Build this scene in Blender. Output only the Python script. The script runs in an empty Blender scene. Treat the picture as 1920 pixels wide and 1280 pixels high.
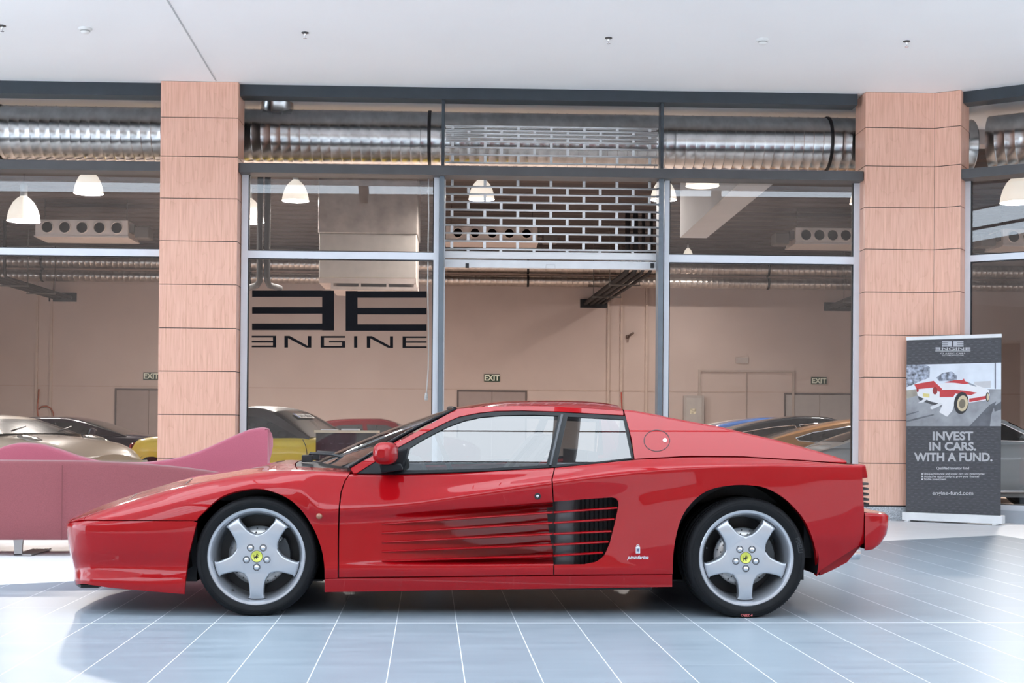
import bpy, bmesh, math, random
import numpy as np
from mathutils import Matrix, Vector, noise
random.seed(7)
scene = bpy.context.scene
COL = scene.collection
PI = math.pi

# ------------------------------------------------------------------ camera
F, VP, HC = 2500.0, 785.0, 0.973
YAW, PITCH, ROLL = math.radians(3.55), math.radians(0.5), 0.0078
cam_d = bpy.data.cameras.new('camera'); cam = bpy.data.objects.new('camera', cam_d); COL.objects.link(cam)
cam_d.sensor_width = 36.0; cam_d.lens = F*36.0/1920.0
cam_d.shift_y = (VP-640.0)/1920.0
cam_d.clip_start = 0.05; cam_d.clip_end = 300
RM = Matrix.Rotation(-YAW, 3, 'Z') @ Matrix.Rotation(PI/2+PITCH, 3, 'X') @ Matrix.Rotation(ROLL, 3, 'Z')
cam.matrix_world = Matrix.Translation((0, 0, HC)) @ RM.to_4x4()
scene.camera = cam

# ------------------------------------------------------------------ world, light, exposure
w = bpy.data.worlds.new('sky'); scene.world = w; w.use_nodes = True
wn = w.node_tree.nodes; wl = w.node_tree.links
bg = wn['Background']; bg.inputs['Strength'].default_value = 2.2
geo = wn.new('ShaderNodeTexCoord'); sep = wn.new('ShaderNodeSeparateXYZ'); wr = wn.new('ShaderNodeValToRGB')
wl.new(geo.outputs['Generated'], sep.inputs[0]); wl.new(sep.outputs['Z'], wr.inputs['Fac'])
wr.color_ramp.elements[0].position = 0.0; wr.color_ramp.elements[0].color = (0.74, 0.86, 1.0, 1)
wr.color_ramp.elements[1].position = 0.9; wr.color_ramp.elements[1].color = (0.82, 0.91, 1.0, 1)
wl.new(wr.outputs['Color'], bg.inputs['Color'])
scene.view_settings.view_transform = 'Standard'; scene.view_settings.look = 'None'
scene.view_settings.exposure = 1.32; scene.view_settings.gamma = 1.0
scene.view_settings.use_curve_mapping = False
try:
    scene.cycles.max_bounces = 10; scene.cycles.transparent_max_bounces = 24
    scene.cycles.glossy_bounces = 5; scene.cycles.diffuse_bounces = 5
    scene.cycles.sample_clamp_indirect = 6.0
    scene.cycles.caustics_reflective = False; scene.cycles.caustics_refractive = False
except Exception: pass

# ------------------------------------------------------------------ pixel -> place
CAM = Vector((0, 0, HC))
def ray(u, v): return RM @ Vector(((u-960)/F, -(v-VP)/F, -1.0))
def at(u, v, Y):
    d = ray(u, v); return CAM + d*(Y/d.y)
def onfloor(u, v, z=0.0):
    d = ray(u, v); return CAM + d*((z-HC)/d.z)
def onplane(u, v, p, n):
    d = ray(u, v); return CAM + d*((p-CAM).dot(n)/d.dot(n))

# ------------------------------------------------------------------ materials
MATS = {}
def mat(name, col, rough=0.5, metal=0.0, coat=0.0, var=0.06, scale=6.0, spec=0.5, emit=None, estr=0.0, bump=0.0, bscale=60.0, stretch=None, alpha=None, sheen=0.0, coat_rough=0.02):
    if name in MATS: return MATS[name]
    m = bpy.data.materials.new(name); m.use_nodes = True
    nt = m.node_tree; N = nt.nodes; L = nt.links
    b = N['Principled BSDF']
    b.inputs['Roughness'].default_value = rough; b.inputs['Metallic'].default_value = metal
    b.inputs['Specular IOR Level'].default_value = spec
    b.inputs['Coat Weight'].default_value = coat; b.inputs['Coat Roughness'].default_value = coat_rough
    b.inputs['Sheen Weight'].default_value = sheen
    tc = N.new('ShaderNodeTexCoord'); mp = N.new('ShaderNodeMapping')
    L.new(tc.outputs['Object'], mp.inputs['Vector'])
    if stretch: mp.inputs['Scale'].default_value = stretch
    nz = N.new('ShaderNodeTexNoise'); nz.inputs['Scale'].default_value = scale; nz.inputs['Detail'].default_value = 4
    L.new(mp.outputs['Vector'], nz.inputs['Vector'])
    rp = N.new('ShaderNodeValToRGB')
    c0 = [max(0, c*(1-var)) for c in col]; c1 = [min(1, c*(1+var)) for c in col]
    rp.color_ramp.elements[0].position = 0.3; rp.color_ramp.elements[0].color = (*c0, 1)
    rp.color_ramp.elements[1].position = 0.7; rp.color_ramp.elements[1].color = (*c1, 1)
    L.new(nz.outputs['Fac'], rp.inputs['Fac']); L.new(rp.outputs['Color'], b.inputs['Base Color'])
    if emit is not None:
        b.inputs['Emission Color'].default_value = (*emit, 1); b.inputs['Emission Strength'].default_value = estr
    if bump > 0:
        bn = N.new('ShaderNodeTexNoise'); bn.inputs['Scale'].default_value = bscale
        L.new(mp.outputs['Vector'], bn.inputs['Vector'])
        bp = N.new('ShaderNodeBump'); bp.inputs['Strength'].default_value = bump; bp.inputs['Distance'].default_value = 0.01
        L.new(bn.outputs['Fac'], bp.inputs['Height']); L.new(bp.outputs['Normal'], b.inputs['Normal'])
    MATS[name] = m; return m

def glass_mat(name, tint=(0.95, 0.97, 0.97), ior=1.5, rough=0.0, rcol=(1, 1, 1)):
    m = bpy.data.materials.new(name); m.use_nodes = True
    nt = m.node_tree; N = nt.nodes; L = nt.links
    N.remove(N['Principled BSDF']); out = N['Material Output']
    tr = N.new('ShaderNodeBsdfTransparent'); gl = N.new('ShaderNodeBsdfGlossy'); mx = N.new('ShaderNodeMixShader'); fr = N.new('ShaderNodeFresnel')
    tr.inputs['Color'].default_value = (*tint, 1); gl.inputs['Roughness'].default_value = rough; gl.inputs['Color'].default_value = (*rcol, 1)
    fr.inputs['IOR'].default_value = ior
    # the same reflectance from either side of the pane: no inverted index on back faces
    g = N.new('ShaderNodeNewGeometry'); mr = N.new('ShaderNodeMix'); mr.data_type = 'FLOAT'
    mr.inputs['A'].default_value = ior; mr.inputs['B'].default_value = 1.0/ior
    L.new(g.outputs['Backfacing'], mr.inputs['Factor']); L.new(mr.outputs['Result'], fr.inputs['IOR'])
    L.new(fr.outputs[0], mx.inputs[0]); L.new(tr.outputs[0], mx.inputs[1]); L.new(gl.outputs[0], mx.inputs[2])
    L.new(mx.outputs[0], out.inputs['Surface'])
    MATS[name] = m; return m

def math_node(nt, op, a=None, b=None):
    n = nt.nodes.new('ShaderNodeMath'); n.operation = op
    for i, x in enumerate((a, b)):
        if x is None: continue
        if isinstance(x, (int, float)): n.inputs[i].default_value = x
        else: nt.links.new(x, n.inputs[i])
    return n.outputs[0]

def wood_mat():
    m = mat('wood_veneer', (0.60, 0.315, 0.235), rough=0.34, var=0.05, spec=0.45)
    nt = m.node_tree; N = nt.nodes; L = nt.links; b = N['Principled BSDF']
    tc = N.new('ShaderNodeTexCoord'); sp = N.new('ShaderNodeSeparateXYZ'); L.new(tc.outputs['Object'], sp.inputs[0])
    # long vertical grain
    mp = N.new('ShaderNodeMapping'); mp.inputs['Scale'].default_value = (1, 1, 0.045); L.new(tc.outputs['Object'], mp.inputs['Vector'])
    n1 = N.new('ShaderNodeTexNoise'); n1.inputs['Scale'].default_value = 55; n1.inputs['Detail'].default_value = 5; L.new(mp.outputs[0], n1.inputs['Vector'])
    mp2 = N.new('ShaderNodeMapping'); mp2.inputs['Scale'].default_value = (1, 1, 0.22); L.new(tc.outputs['Object'], mp2.inputs['Vector'])
    n2 = N.new('ShaderNodeTexNoise'); n2.inputs['Scale'].default_value = 5.0; n2.inputs['Detail'].default_value = 2; L.new(mp2.outputs[0], n2.inputs['Vector'])
    wv = math_node(nt, 'FRACT', math_node(nt, 'MULTIPLY', n2.outputs['Fac'], 9.0))
    wv = math_node(nt, 'POWER', wv, 5.0)
    f = math_node(nt, 'ADD', math_node(nt, 'MULTIPLY', n1.outputs['Fac'], 0.8), math_node(nt, 'MULTIPLY', wv, -0.10))
    rp = N.new('ShaderNodeValToRGB'); L.new(f, rp.inputs['Fac'])
    e = rp.color_ramp.elements
    e[0].position = 0.12; e[0].color = (0.66, 0.345, 0.235, 1)
    e[1].position = 0.60; e[1].color = (0.90, 0.55, 0.42, 1)
    k = rp.color_ramp.elements.new(0.38); k.color = (0.81, 0.465, 0.345, 1)
    for l in list(L):
        if l.to_socket == b.inputs['Base Color']: L.remove(l)
    L.new(rp.outputs['Color'], b.inputs['Base Color'])
    return m

def tile_mat():
    m = mat('blue_grey_tile', (0.30, 0.37, 0.44), rough=0.30, var=0.1, scale=2.0, spec=0.14)
    nt = m.node_tree; N = nt.nodes; L = nt.links; b = N['Principled BSDF']
    tc = N.new('ShaderNodeTexCoord'); sp = N.new('ShaderNodeSeparateXYZ'); L.new(tc.outputs['Object'], sp.inputs[0])
    W_ = 0.3025; G = 0.0042
    x = math_node(nt, 'DIVIDE', math_node(nt, 'SUBTRACT', sp.outputs['X'], 0.146), W_)
    col = math_node(nt, 'FLOOR', x)
    fx = math_node(nt, 'ABSOLUTE', math_node(nt, 'SUBTRACT', math_node(nt, 'FRACT', math_node(nt, 'ADD', x, 0.5)), 0.5))
    lx = math_node(nt, 'LESS_THAN', fx, G/W_*0.5)
    wn_ = N.new('ShaderNodeTexWhiteNoise'); wn_.noise_dimensions = '1D'; L.new(col, wn_.inputs['W'])
    off = math_node(nt, 'DIVIDE', math_node(nt, 'FLOOR', math_node(nt, 'MULTIPLY', wn_.outputs['Value'], 3.0)), 3.0)
    y = math_node(nt, 'ADD', math_node(nt, 'DIVIDE', math_node(nt, 'SUBTRACT', sp.outputs['Y'], 6.737), 1.815), off)
    fy = math_node(nt, 'ABSOLUTE', math_node(nt, 'SUBTRACT', math_node(nt, 'FRACT', math_node(nt, 'ADD', y, 0.5)), 0.5))
    ly = math_node(nt, 'MULTIPLY', math_node(nt, 'LESS_THAN', fy, 0.005/1.815*0.5), 0.22)
    ld = math_node(nt, 'LESS_THAN', math_node(nt, 'ABSOLUTE', math_node(nt, 'SUBTRACT', sp.outputs['Y'], 6.737)), 0.0055)
    line = math_node(nt, 'MAXIMUM', math_node(nt, 'MAXIMUM', lx, ly), ld)
    # brushed mottling along the tile
    mp = N.new('ShaderNodeMapping'); mp.inputs['Scale'].default_value = (1.2, 7, 1); L.new(tc.outputs['Object'], mp.inputs['Vector'])
    nz = N.new('ShaderNodeTexNoise'); nz.inputs['Scale'].default_value = 1.6; nz.inputs['Detail'].default_value = 6; L.new(mp.outputs[0], nz.inputs['Vector'])
    wn2 = N.new('ShaderNodeTexWhiteNoise'); wn2.noise_dimensions = '2D'
    cb = N.new('ShaderNodeCombineXYZ'); L.new(col, cb.inputs[0]); L.new(math_node(nt, 'FLOOR', y), cb.inputs[1]); L.new(cb.outputs[0], wn2.inputs['Vector'])
    f = math_node(nt, 'ADD', math_node(nt, 'MULTIPLY', nz.outputs['Fac'], 0.85), math_node(nt, 'MULTIPLY', wn2.outputs['Value'], 0.12))
    rp = N.new('ShaderNodeValToRGB'); L.new(f, rp.inputs['Fac'])
    e = rp.color_ramp.elements
    e[0].position = 0.25; e[0].color = TILE0; e[1].position = 0.72; e[1].color = TILE1
    mx = N.new('ShaderNodeMix'); mx.data_type = 'RGBA'
    L.new(line, mx.inputs['Factor']); L.new(rp.outputs['Color'], mx.inputs['A']); mx.inputs['B'].default_value = (0.80, 0.84, 0.87, 1)
    for l in list(L):
        if l.to_socket == b.inputs['Base Color']: L.remove(l)
    L.new(mx.outputs['Result'], b.inputs['Base Color'])
    rr = math_node(nt, 'ADD', math_node(nt, 'MULTIPLY', nz.outputs['Fac'], 0.16), 0.26)
    L.new(rr, b.inputs['Roughness'])
    return m
TILE0 = (0.225, 0.275, 0.322, 1); TILE1 = (0.300, 0.350, 0.395, 1)

M_WHITE = mat('white_paint', (0.80, 0.82, 0.84), 0.6, var=0.02)
M_SOFFIT = mat('soffit_paint', (0.94, 0.95, 0.955), 0.7, var=0.012, scale=1.0)
M_FRAME = mat('white_aluminium', (0.74, 0.77, 0.82), 0.35, var=0.02)
M_SLATE = mat('slate_steel', (0.036, 0.047, 0.058), 0.40, var=0.08)
M_GREYB = mat('grey_steel', (0.085, 0.085, 0.088), 0.45, var=0.08)
M_BLACK = mat('black_plastic', (0.012, 0.012, 0.014), 0.45, var=0.1)
M_GRANITE = mat('grey_granite', (0.42, 0.45, 0.48), 0.45, var=0.45, scale=70)
M_CONC = mat('pale_concrete', (0.50, 0.44, 0.42), 0.85, var=0.14, scale=2.2, bump=0.2, bscale=25)
M_WALL = mat('warm_wall', (0.57, 0.455, 0.405), 0.85, var=0.03, scale=1.5)
M_DECK = mat('brown_metal_deck', (0.050, 0.038, 0.036), 0.5, var=0.1, scale=1.0)
M_GALV = mat('galvanised_steel', (0.60, 0.60, 0.60), 0.24, metal=1.0, var=0.16, scale=9, stretch=(1, 0.6, 0.6))
M_TERR = mat('white_terrazzo', (0.89, 0.90, 0.91), 0.35, var=0.03, scale=3, spec=0.2)
M_SHOPFL = mat('shop_floor', (0.55, 0.44, 0.38), 0.35, var=0.05)
M_ALU = mat('brushed_aluminium', (0.72, 0.725, 0.73), 0.40, metal=0.25, var=0.05, stretch=(1, 20, 20))
M_CHROME = mat('chrome', (0.85, 0.85, 0.86), 0.08, metal=1.0, var=0.03)
M_WOOD = wood_mat()
M_TILE = tile_mat()
M_GLASS = glass_mat('shop_glass', (0.96, 0.96, 0.955), ior=1.55, rcol=(1, 1, 1))

# ------------------------------------------------------------------ building helpers
WM = {}
class MB:
    def __init__(self, M=None): self.bm = bmesh.new(); self.M = M or Matrix()
    def _add(self, verts, faces, smooth=False):
        vs = [self.bm.verts.new(self.M @ Vector(v)) for v in verts]
        for f in faces:
            try:
                fc = self.bm.faces.new([vs[i] for i in f]); fc.smooth = smooth
            except ValueError: pass
        return vs
    def box(self, x0, x1, y0, y1, z0, z1, bev=0.0, seg=2, R=None):
        P = [(x0,y0,z0),(x1,y0,z0),(x1,y1,z0),(x0,y1,z0),(x0,y0,z1),(x1,y0,z1),(x1,y1,z1),(x0,y1,z1)]
        if R is not None: P = [R @ Vector(p) for p in P]
        vs = self._add(P, [(0,3,2,1),(4,5,6,7),(0,1,5,4),(1,2,6,5),(2,3,7,6),(3,0,4,7)])
        if bev > 0:
            es = {e for v in vs for e in v.link_edges}
            bmesh.ops.bevel(self.bm, geom=list(es), offset=bev, segments=seg, affect='EDGES', profile=0.6)
        return self
    def lathe(self, prof, n=32, R=None, closed=False, smooth=True, caps=False):
        """prof: (radius, height) pairs about local Z; R: matrix"""
        R = R or Matrix(); vs = []
        for r, h in prof:
            for k in range(n):
                a = 2*PI*k/n; vs.append(R @ Vector((r*math.cos(a), r*math.sin(a), h)))
        m = len(prof); fs = []
        for i in range(m if closed else m-1):
            j = (i+1) % m
            for k in range(n):
                k2 = (k+1) % n; fs.append((i*n+k, i*n+k2, j*n+k2, j*n+k))
        self._add(vs, fs, smooth); 
        if caps and not closed:
            base = len(self.bm.verts)
            self.bm.verts.ensure_lookup_table()
            o = base-m*n
            for i, flip in ((0, True), (m-1, False)):
                if prof[i][0] > 1e-6:
                    ring = [self.bm.verts[o+i*n+k] for k in range(n)]
                    if flip: ring.reverse()
                    try: self.bm.faces.new(ring)
                    except ValueError: pass
        return self
    def cyl(self, p, q, r, n=16, r2=None, smooth=True):
        p = Vector(p); q = Vector(q); d = q-p; L = d.length
        R = Matrix.Translation(p) @ d.to_track_quat('Z', 'Y').to_matrix().to_4x4()
        return self.lathe([(r, 0), (r if r2 is None else r2, L)], n, R, smooth=smooth, caps=True)
    def tube(self, pts, r, n=8, closed=False, caps=True):
        pts = [Vector(p) for p in pts]; m = len(pts); rs = r if isinstance(r, (list, tuple)) else [r]*m
        vs = []; up = Vector((0, 0, 1)); prev = None
        for i, p in enumerate(pts):
            a = pts[(i-1) % m] if (closed or i > 0) else p; b = pts[(i+1) % m] if (closed or i < m-1) else p
            t = (b-a).normalized()
            if prev is None:
                u = t.cross(up if abs(t.z) < 0.95 else Vector((1, 0, 0))).normalized()
            else:
                u = (prev - t*prev.dot(t)); u = u.normalized() if u.length > 1e-6 else t.orthogonal().normalized()
            prev = u; v2 = t.cross(u)
            for k in range(n):
                an = 2*PI*k/n; vs.append(p + (u*math.cos(an)+v2*math.sin(an))*rs[i])
        fs = []
        for i in range(m if closed else m-1):
            j = (i+1) % m
            for k in range(n):
                k2 = (k+1) % n; fs.append((i*n+k, i*n+k2, j*n+k2, j*n+k))
        if caps and not closed: fs += [tuple(range(n-1, -1, -1)), tuple((m-1)*n+k for k in range(n))]
        self._add(vs, fs, True); return self
    def prism(self, poly, d0, d1, fn=None, bev=0.0, smooth=False):
        """polygon in (a,b) extruded from d0 to d1; fn(a,b,d)->xyz (default a=x,b=z,d=y)"""
        fn = fn or (lambda a, b, d: (a, d, b)); n = len(poly)
        P = [fn(a, b, d0) for a, b in poly]+[fn(a, b, d1) for a, b in poly]
        fs = [tuple(range(n)), tuple(range(2*n-1, n-1, -1))]+[(i, n+i, n+(i+1) % n, (i+1) % n) for i in range(n)]
        vs = self._add(P, fs, smooth)
        bmesh.ops.recalc_face_normals(self.bm, faces=list({f for v in vs for f in v.link_faces}))
        if bev > 0:
            es = {e for v in vs for e in v.link_edges}
            bmesh.ops.bevel(self.bm, geom=list(es), offset=bev, segments=2, affect='EDGES', profile=0.6)
        return self
    def grid(self, rows, smooth=True, flip=False):
        """rows: list of equal-length lists of points"""
        n = len(rows[0]); vs = [p for r in rows for p in r]; fs = []
        for i in range(len(rows)-1):
            for j in range(n-1):
                f = (i*n+j, i*n+j+1, (i+1)*n+j+1, (i+1)*n+j); fs.append(f[::-1] if flip else f)
        self._add(vs, fs, smooth); return self
    def build(self, name, material, parent=None, smooth_angle=None):
        me = bpy.data.meshes.new(name)
        W = WM.get(parent, Matrix()) if parent else Matrix()
        # a top-level mesh gets its origin at its own base centre
        if parent is None:
            cs = [v.co for v in self.bm.verts]
            lo = Vector((min(c.x for c in cs), min(c.y for c in cs), min(c.z for c in cs))); hi = Vector((max(c.x for c in cs), max(c.y for c in cs), max(c.z for c in cs)))
            W = Matrix.Identity(4)
            if getattr(self, 'keep', False) is False:
                W = Matrix.Translation(((lo.x+hi.x)/2, (lo.y+hi.y)/2, lo.z))
        self.bm.transform(W.inverted())
        self.bm.to_mesh(me); self.bm.free()
        ms = material if isinstance(material, (list, tuple)) else [material]
        for x in ms: me.materials.append(x)
        o = bpy.data.objects.new(name, me); COL.objects.link(o)
        if parent: o.parent = parent
        else: o.matrix_world = W
        WM[o] = W if parent is None else W
        return o

def tag(o, label=None, cat=None, group=None, kind=None):
    if label: o['label'] = label
    if cat: o['category'] = cat
    if group: o['group'] = group
    if kind: o['kind'] = kind
    return o
def thing(name, label, cat, loc, rz=0.0, group=None):
    o = bpy.data.objects.new(name, None); COL.objects.link(o); o.empty_display_size = 0.1
    o.location = loc; o.rotation_euler = (0, 0, rz)
    WM[o] = Matrix.Translation(loc) @ Matrix.Rotation(rz, 4, 'Z')
    return tag(o, label, cat, group)
def struct(mb, name, material, parent=None, keep=True):
    if keep: mb.keep = True
    o = mb.build(name, material, parent)
    if parent is None: o['kind'] = 'structure'
    return o
def dup(root, M_new, label=None, group=None):
    """a copy of a thing with copies of its parts and sub-parts"""
    r = root.copy(); COL.objects.link(r); r.matrix_world = M_new; WM[r] = M_new
    if label: r['label'] = label
    if group: r['group'] = group
    for ch in list(root.children):
        c = ch.copy(); COL.objects.link(c); c.parent = r
        for g in list(ch.children):
            d = g.copy(); COL.objects.link(d); d.parent = c
    return r
def text_mesh(mb, txt, size, fn, depth=0.002, align='CENTER', bold=0.0, shear=0.0, sx=1.0, spacing=1.0):
    """letters as solid shapes; fn(a,b,d)->xyz"""
    cu = bpy.data.curves.new('t', 'FONT'); cu.body = txt; cu.size = size; cu.align_x = align; cu.offset = bold; cu.shear = shear
    cu.space_character = spacing; cu.resolution_u = 3; cu.fill_mode = 'BOTH'; cu.extrude = depth/2
    ob = bpy.data.objects.new('t', cu); COL.objects.link(ob)
    dg = bpy.context.evaluated_depsgraph_get(); me = bpy.data.meshes.new_from_object(ob.evaluated_get(dg))
    vs = [fn(v.co.x*sx, v.co.y, v.co.z) for v in me.vertices]
    mb._add(vs, [tuple(p.vertices) for p in me.polygons])
    bpy.data.objects.remove(ob); bpy.data.curves.remove(cu); bpy.data.meshes.remove(me)
    return mb

# ------------------------------------------------------------------ facade frame: s along the shop front, t into the shop
FO = onfloor(1660, 975)
FA = math.radians(-1.8)
FM = Matrix.Translation(FO) @ Matrix.Rotation(FA, 4, 'Z')
FMI = FM.inverted()
FN = (FM.to_3x3() @ Vector((0, 1, 0)))
def fp(u, v, t=0.0):
    p = FMI @ onplane(u, v, FM @ Vector((0, t, 0)), FN); return p.x, p.z
def fs(u, v=600, t=0.0): return fp(u, v, t)[0]
def fz(u, v, t=0.0): return fp(u, v, t)[1]
def FMB(): return MB(FM)
CEIL = fz(1685, 173)
TG = 0.25        # glass plane
BACK = 20.5      # back wall
DECK = 5.75
# ================================================================== the setting
# floors
t0 = Vector((-2.626, 8.387)); t1 = Vector((5.496, 12.56)); d = (t0-t1).normalized()
tl = t1 + d*12; tr = t1 + Vector((0.047, -0.44)).normalized()*5.5
mb = MB()
mb.prism([(tl.x, tl.y), (t1.x, t1.y), (tr.x, tr.y), (tr.x+0.6, 2.6), (-20, 2.6)], -0.05, 0.0, fn=lambda a, b, d: (a, b, d))
struct(mb, 'floor', M_TILE)
mb = MB(); mb.box(-40, 30, -10, FO.y+TG+0.9, -0.10, -0.004); struct(mb, 'floor', M_TERR)  # unseen white stretch on the hall side added to bounce light onto soffit
mb = FMB(); mb.box(-26, 14, TG, BACK+0.3, -0.12, -0.002); struct(mb, 'floor', M_SHOPFL)
# soffit over the walkway, with its joint line, and the upper wall above its edge
SE = 9.1
mb = MB(); mb.prism([(-16, SE+0.5), (30, SE-0.94), (30, 17.0), (-16, 17.0)], CEIL, CEIL+0.25, fn=lambda a, b, d: (a, b, d)); struct(mb, 'ceiling', M_SOFFIT)
mb = MB(); mb.prism([(-30, SE+0.94), (30, SE-0.94), (30, SE-0.74), (-30, SE+1.14)], CEIL+0.25, 9.0, fn=lambda a, b, d: (a, b, d)); struct(mb, 'wall_upper', M_WHITE)
pa = onplane(405, 151, Vector((0, 0, CEIL)), Vector((0, 0, 1))); pb = onplane(314, 0, Vector((0, 0, CEIL)), Vector((0, 0, 1)))
mb = MB(); dd = (pb-pa).normalized(); nn = Vector((-dd.y, dd.x, 0))*0.008; q = pb+dd*1.2
mb.prism([((pa+nn).x, (pa+nn).y), ((q+nn).x, (q+nn).y), ((q-nn).x, (q-nn).y), ((pa-nn).x, (pa-nn).y)], CEIL-0.004, CEIL+0.01, fn=lambda a, b, d: (a, b, d))
struct(mb, 'trim_1', mat('joint_grey', (0.50, 0.52, 0.53), 0.7))
# the hall behind the camera: far wall, end walls, glazed roof bars
M_HALL = mat('hall_wall', (0.30, 0.24, 0.21), 0.8, var=0.25, scale=0.6)
mb = MB(); mb.box(-30, 30, -10.2, -9.9, -0.1, 8.05); struct(mb, 'wall_back', M_HALL)
mb = MB(); mb.box(-16.2, -15.9, -10, 2, -0.1, 5.2); struct(mb, 'wall_left', M_HALL)
mb = MB(); mb.box(29.9, 30.2, -10, 17, -0.1, 9); struct(mb, 'wall_right', M_WHITE)
mb = MB(); mb.box(-30, 30, -2.0, 5.2, 8.7, 8.85); struct(mb, 'ceiling', M_WHITE)  # unseen opaque roof panel, added to keep skylight off the foreground floor
M_BAR = mat('roof_bar', (0.06, 0.05, 0.05), 0.5)
k = 0
for X in (-21, -15, -9, -3.6, 1.6, 7, 13, 19, 25):
    k += 1
    mb = MB(); pts = []
    for i in range(25):
        a = PI*i/24; pts.append((X, 0.4-10.4*math.cos(a)*1.0, 7.8+2.6*math.sin(a)))
    mb.tube(pts, 0.16, 8); struct(mb, 'trim_%d' % (20+k), M_BAR)
for i in range(1, 14):
    a = PI*i/14; y = 0.4-10.4*math.cos(a); z = 7.8+2.6*math.sin(a)+0.1
    mb = MB(); mb.box(-30, 30, y-0.035, y+0.035, z-0.05, z+0.05); struct(mb, 'trim_%d' % (40+i), M_BAR)

# ---- wood clad pillars
SEAM = [fz(1685, v) for v in (239.8, 311.6, 389, 467.5, 547.6, 628.3, 707.7, 787.8, 868.5, 948)]
ZPL = SEAM[-1]
def clad(M, name_root, corners, tops):
    """corners: polyline (s,t) of the faces; panels between seams with thin dark joints"""
    zs = [tops] + SEAM
    for zi in range(len(zs)-1):
        z1, z0 = zs[zi]-0.004, zs[zi+1]+0.004
        mb = MB(M)
        for (a, b) in zip(corners[:-1], corners[1:]):
            a = Vector(a); b = Vector(b); e = (b-a).normalized()*0.0015; n = Vector((-(b-a).y, (b-a).x)).normalized()*0.02
            A = a+e; B = b-e
            mb.prism([(A.x, A.y), (B.x, B.y), (B.x+n.x, B.y+n.y), (A.x+n.x, A.y+n.y)], z0, z1, fn=lambda p, q, d: (p, q, d))
        o = mb.build('wood_panel', M_WOOD, name_root)
def pillar(name, corners):
    root = thing(name, None, None, FM @ Vector((corners[0][0], corners[0][1], 0)), FA); root['kind'] = 'structure'
    clad(FM, root, corners, CEIL)
    core = [(Vector(c)) for c in corners]
    cs = [(c[0], c[1]) for c in corners]; cx = sum(c[0] for c in cs)/len(cs)
    ins = []
    m = FMB()
    # dark core just behind the panels and a granite plinth
    pl = [(c[0]*0.985+cx*0.015, c[1]+0.012) for c in cs]
    m.prism(pl, 0.0, CEIL, fn=lambda p, q, d: (p, q, d)); m.build('core', M_BLACK, root)
    g = FMB(); g.prism([(c[0], c[1]+0.004) for c in cs], -0.003, ZPL-0.012, fn=lambda p, q, d: (p, q, d)); g.build('granite_plinth', M_GRANITE, root)
    return root
s0, s1 = fs(297.5), fs(443)
P1 = pillar('pillar', [(s0, 0.4), (s0, 0), (s1, 0), (s1, 0.4)])
a0, a1 = fs(1621), fs(1750.5)
PHI = math.radians(-33)
# second face turns towards the camera
e2 = Vector((math.cos(PHI), math.sin(PHI)))
lo_, hi_ = 0.05, 2.0
def proj_u(P):
    c = RM.transposed() @ (P-CAM); return 960+F*c.x/-c.z
for _ in range(40):
    mid = (lo_+hi_)/2; P = FM @ Vector((a1+e2.x*mid, e2.y*mid, 2.0))
    if proj_u(P) < 1800: lo_ = mid
    else: hi_ = mid
a2 = (a1+e2.x*lo_, e2.y*lo_); n2 = Vector((-e2.y, e2.x))
P2 = pillar('pillar', [(a0, 0.4), (a0, 0), (a1, 0), a2, (a2[0]+n2.x*0.4, a2[1]+n2.y*0.4)])
# angled frame on the right
GM = FM @ Matrix.Translation((a2[0], a2[1], 0)) @ Matrix.Rotation(PHI, 4, 'Z')
GMI = GM.inverted(); GN = GM.to_3x3() @ Vector((0, 1, 0))
def gp(u, v, t=0.0):
    p = GMI @ onplane(u, v, GM @ Vector((0, t, 0)), GN); return p.x, p.z

# ---- beams
zb0, zb1 = fz(1000, 187, 0.08), CEIL
m = FMB(); m.box(-24, fs(302.5, 155), 0.10, 0.32, zb0-0.015, zb1); struct(m, 'trim_2', M_SLATE)
m = FMB(); m.box(fs(447, 160), fs(1608, 180, .1), 0.10, 0.32, zb0, zb1); struct(m, 'trim_3', M_SLATE)
zt1, zt0 = fz(1000, 311.5, 0.03), fz(1000, 329.5, 0.03)
m = FMB(); m.box(-24, s0, 0.05, 0.33, zt0, zt1, 0.01); struct(m, 'trim_4', M_GREYB)
m = FMB(); m.box(s1, a0, 0.05, 0.33, zt0, zt1, 0.01); struct(m, 'trim_5', M_GREYB)
gz0, gz1 = gp(1860, 309.5, 0.05)[1], gp(1860, 303-9, 0.05)[1]
m = MB(GM); m.box(-0.02, 6, 0.10, 0.32, zb0, zb1); struct(m, 'trim_6', M_SLATE)
m = MB(GM); m.box(-0.04, 6, 0.02, 0.30, zt0+0.0, zt1+0.0, 0.01); struct(m, 'trim_7', M_GREYB)
# ---- dark posts beside the doorway
k = 8
for (ua, ub) in ((822, 831), (1233.8, 1243)):
    m = FMB(); m.box(fs(ua, 600, .12), fs(ub, 600, .12), 0.12, 0.32, 0, zt0, 0.004); struct(m, 'trim_%d' % k, mat('blue_grey_post', (0.15, 0.18, 0.21), 0.4)); k += 1
    m = FMB(); m.box(fs(ua+3, 600, .12), fs(ub-0.5, 600, .12), 0.14, 0.30, zt1, zb0, 0.004); struct(m, 'trim_%d' % k, M_SLATE); k += 1
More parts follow.
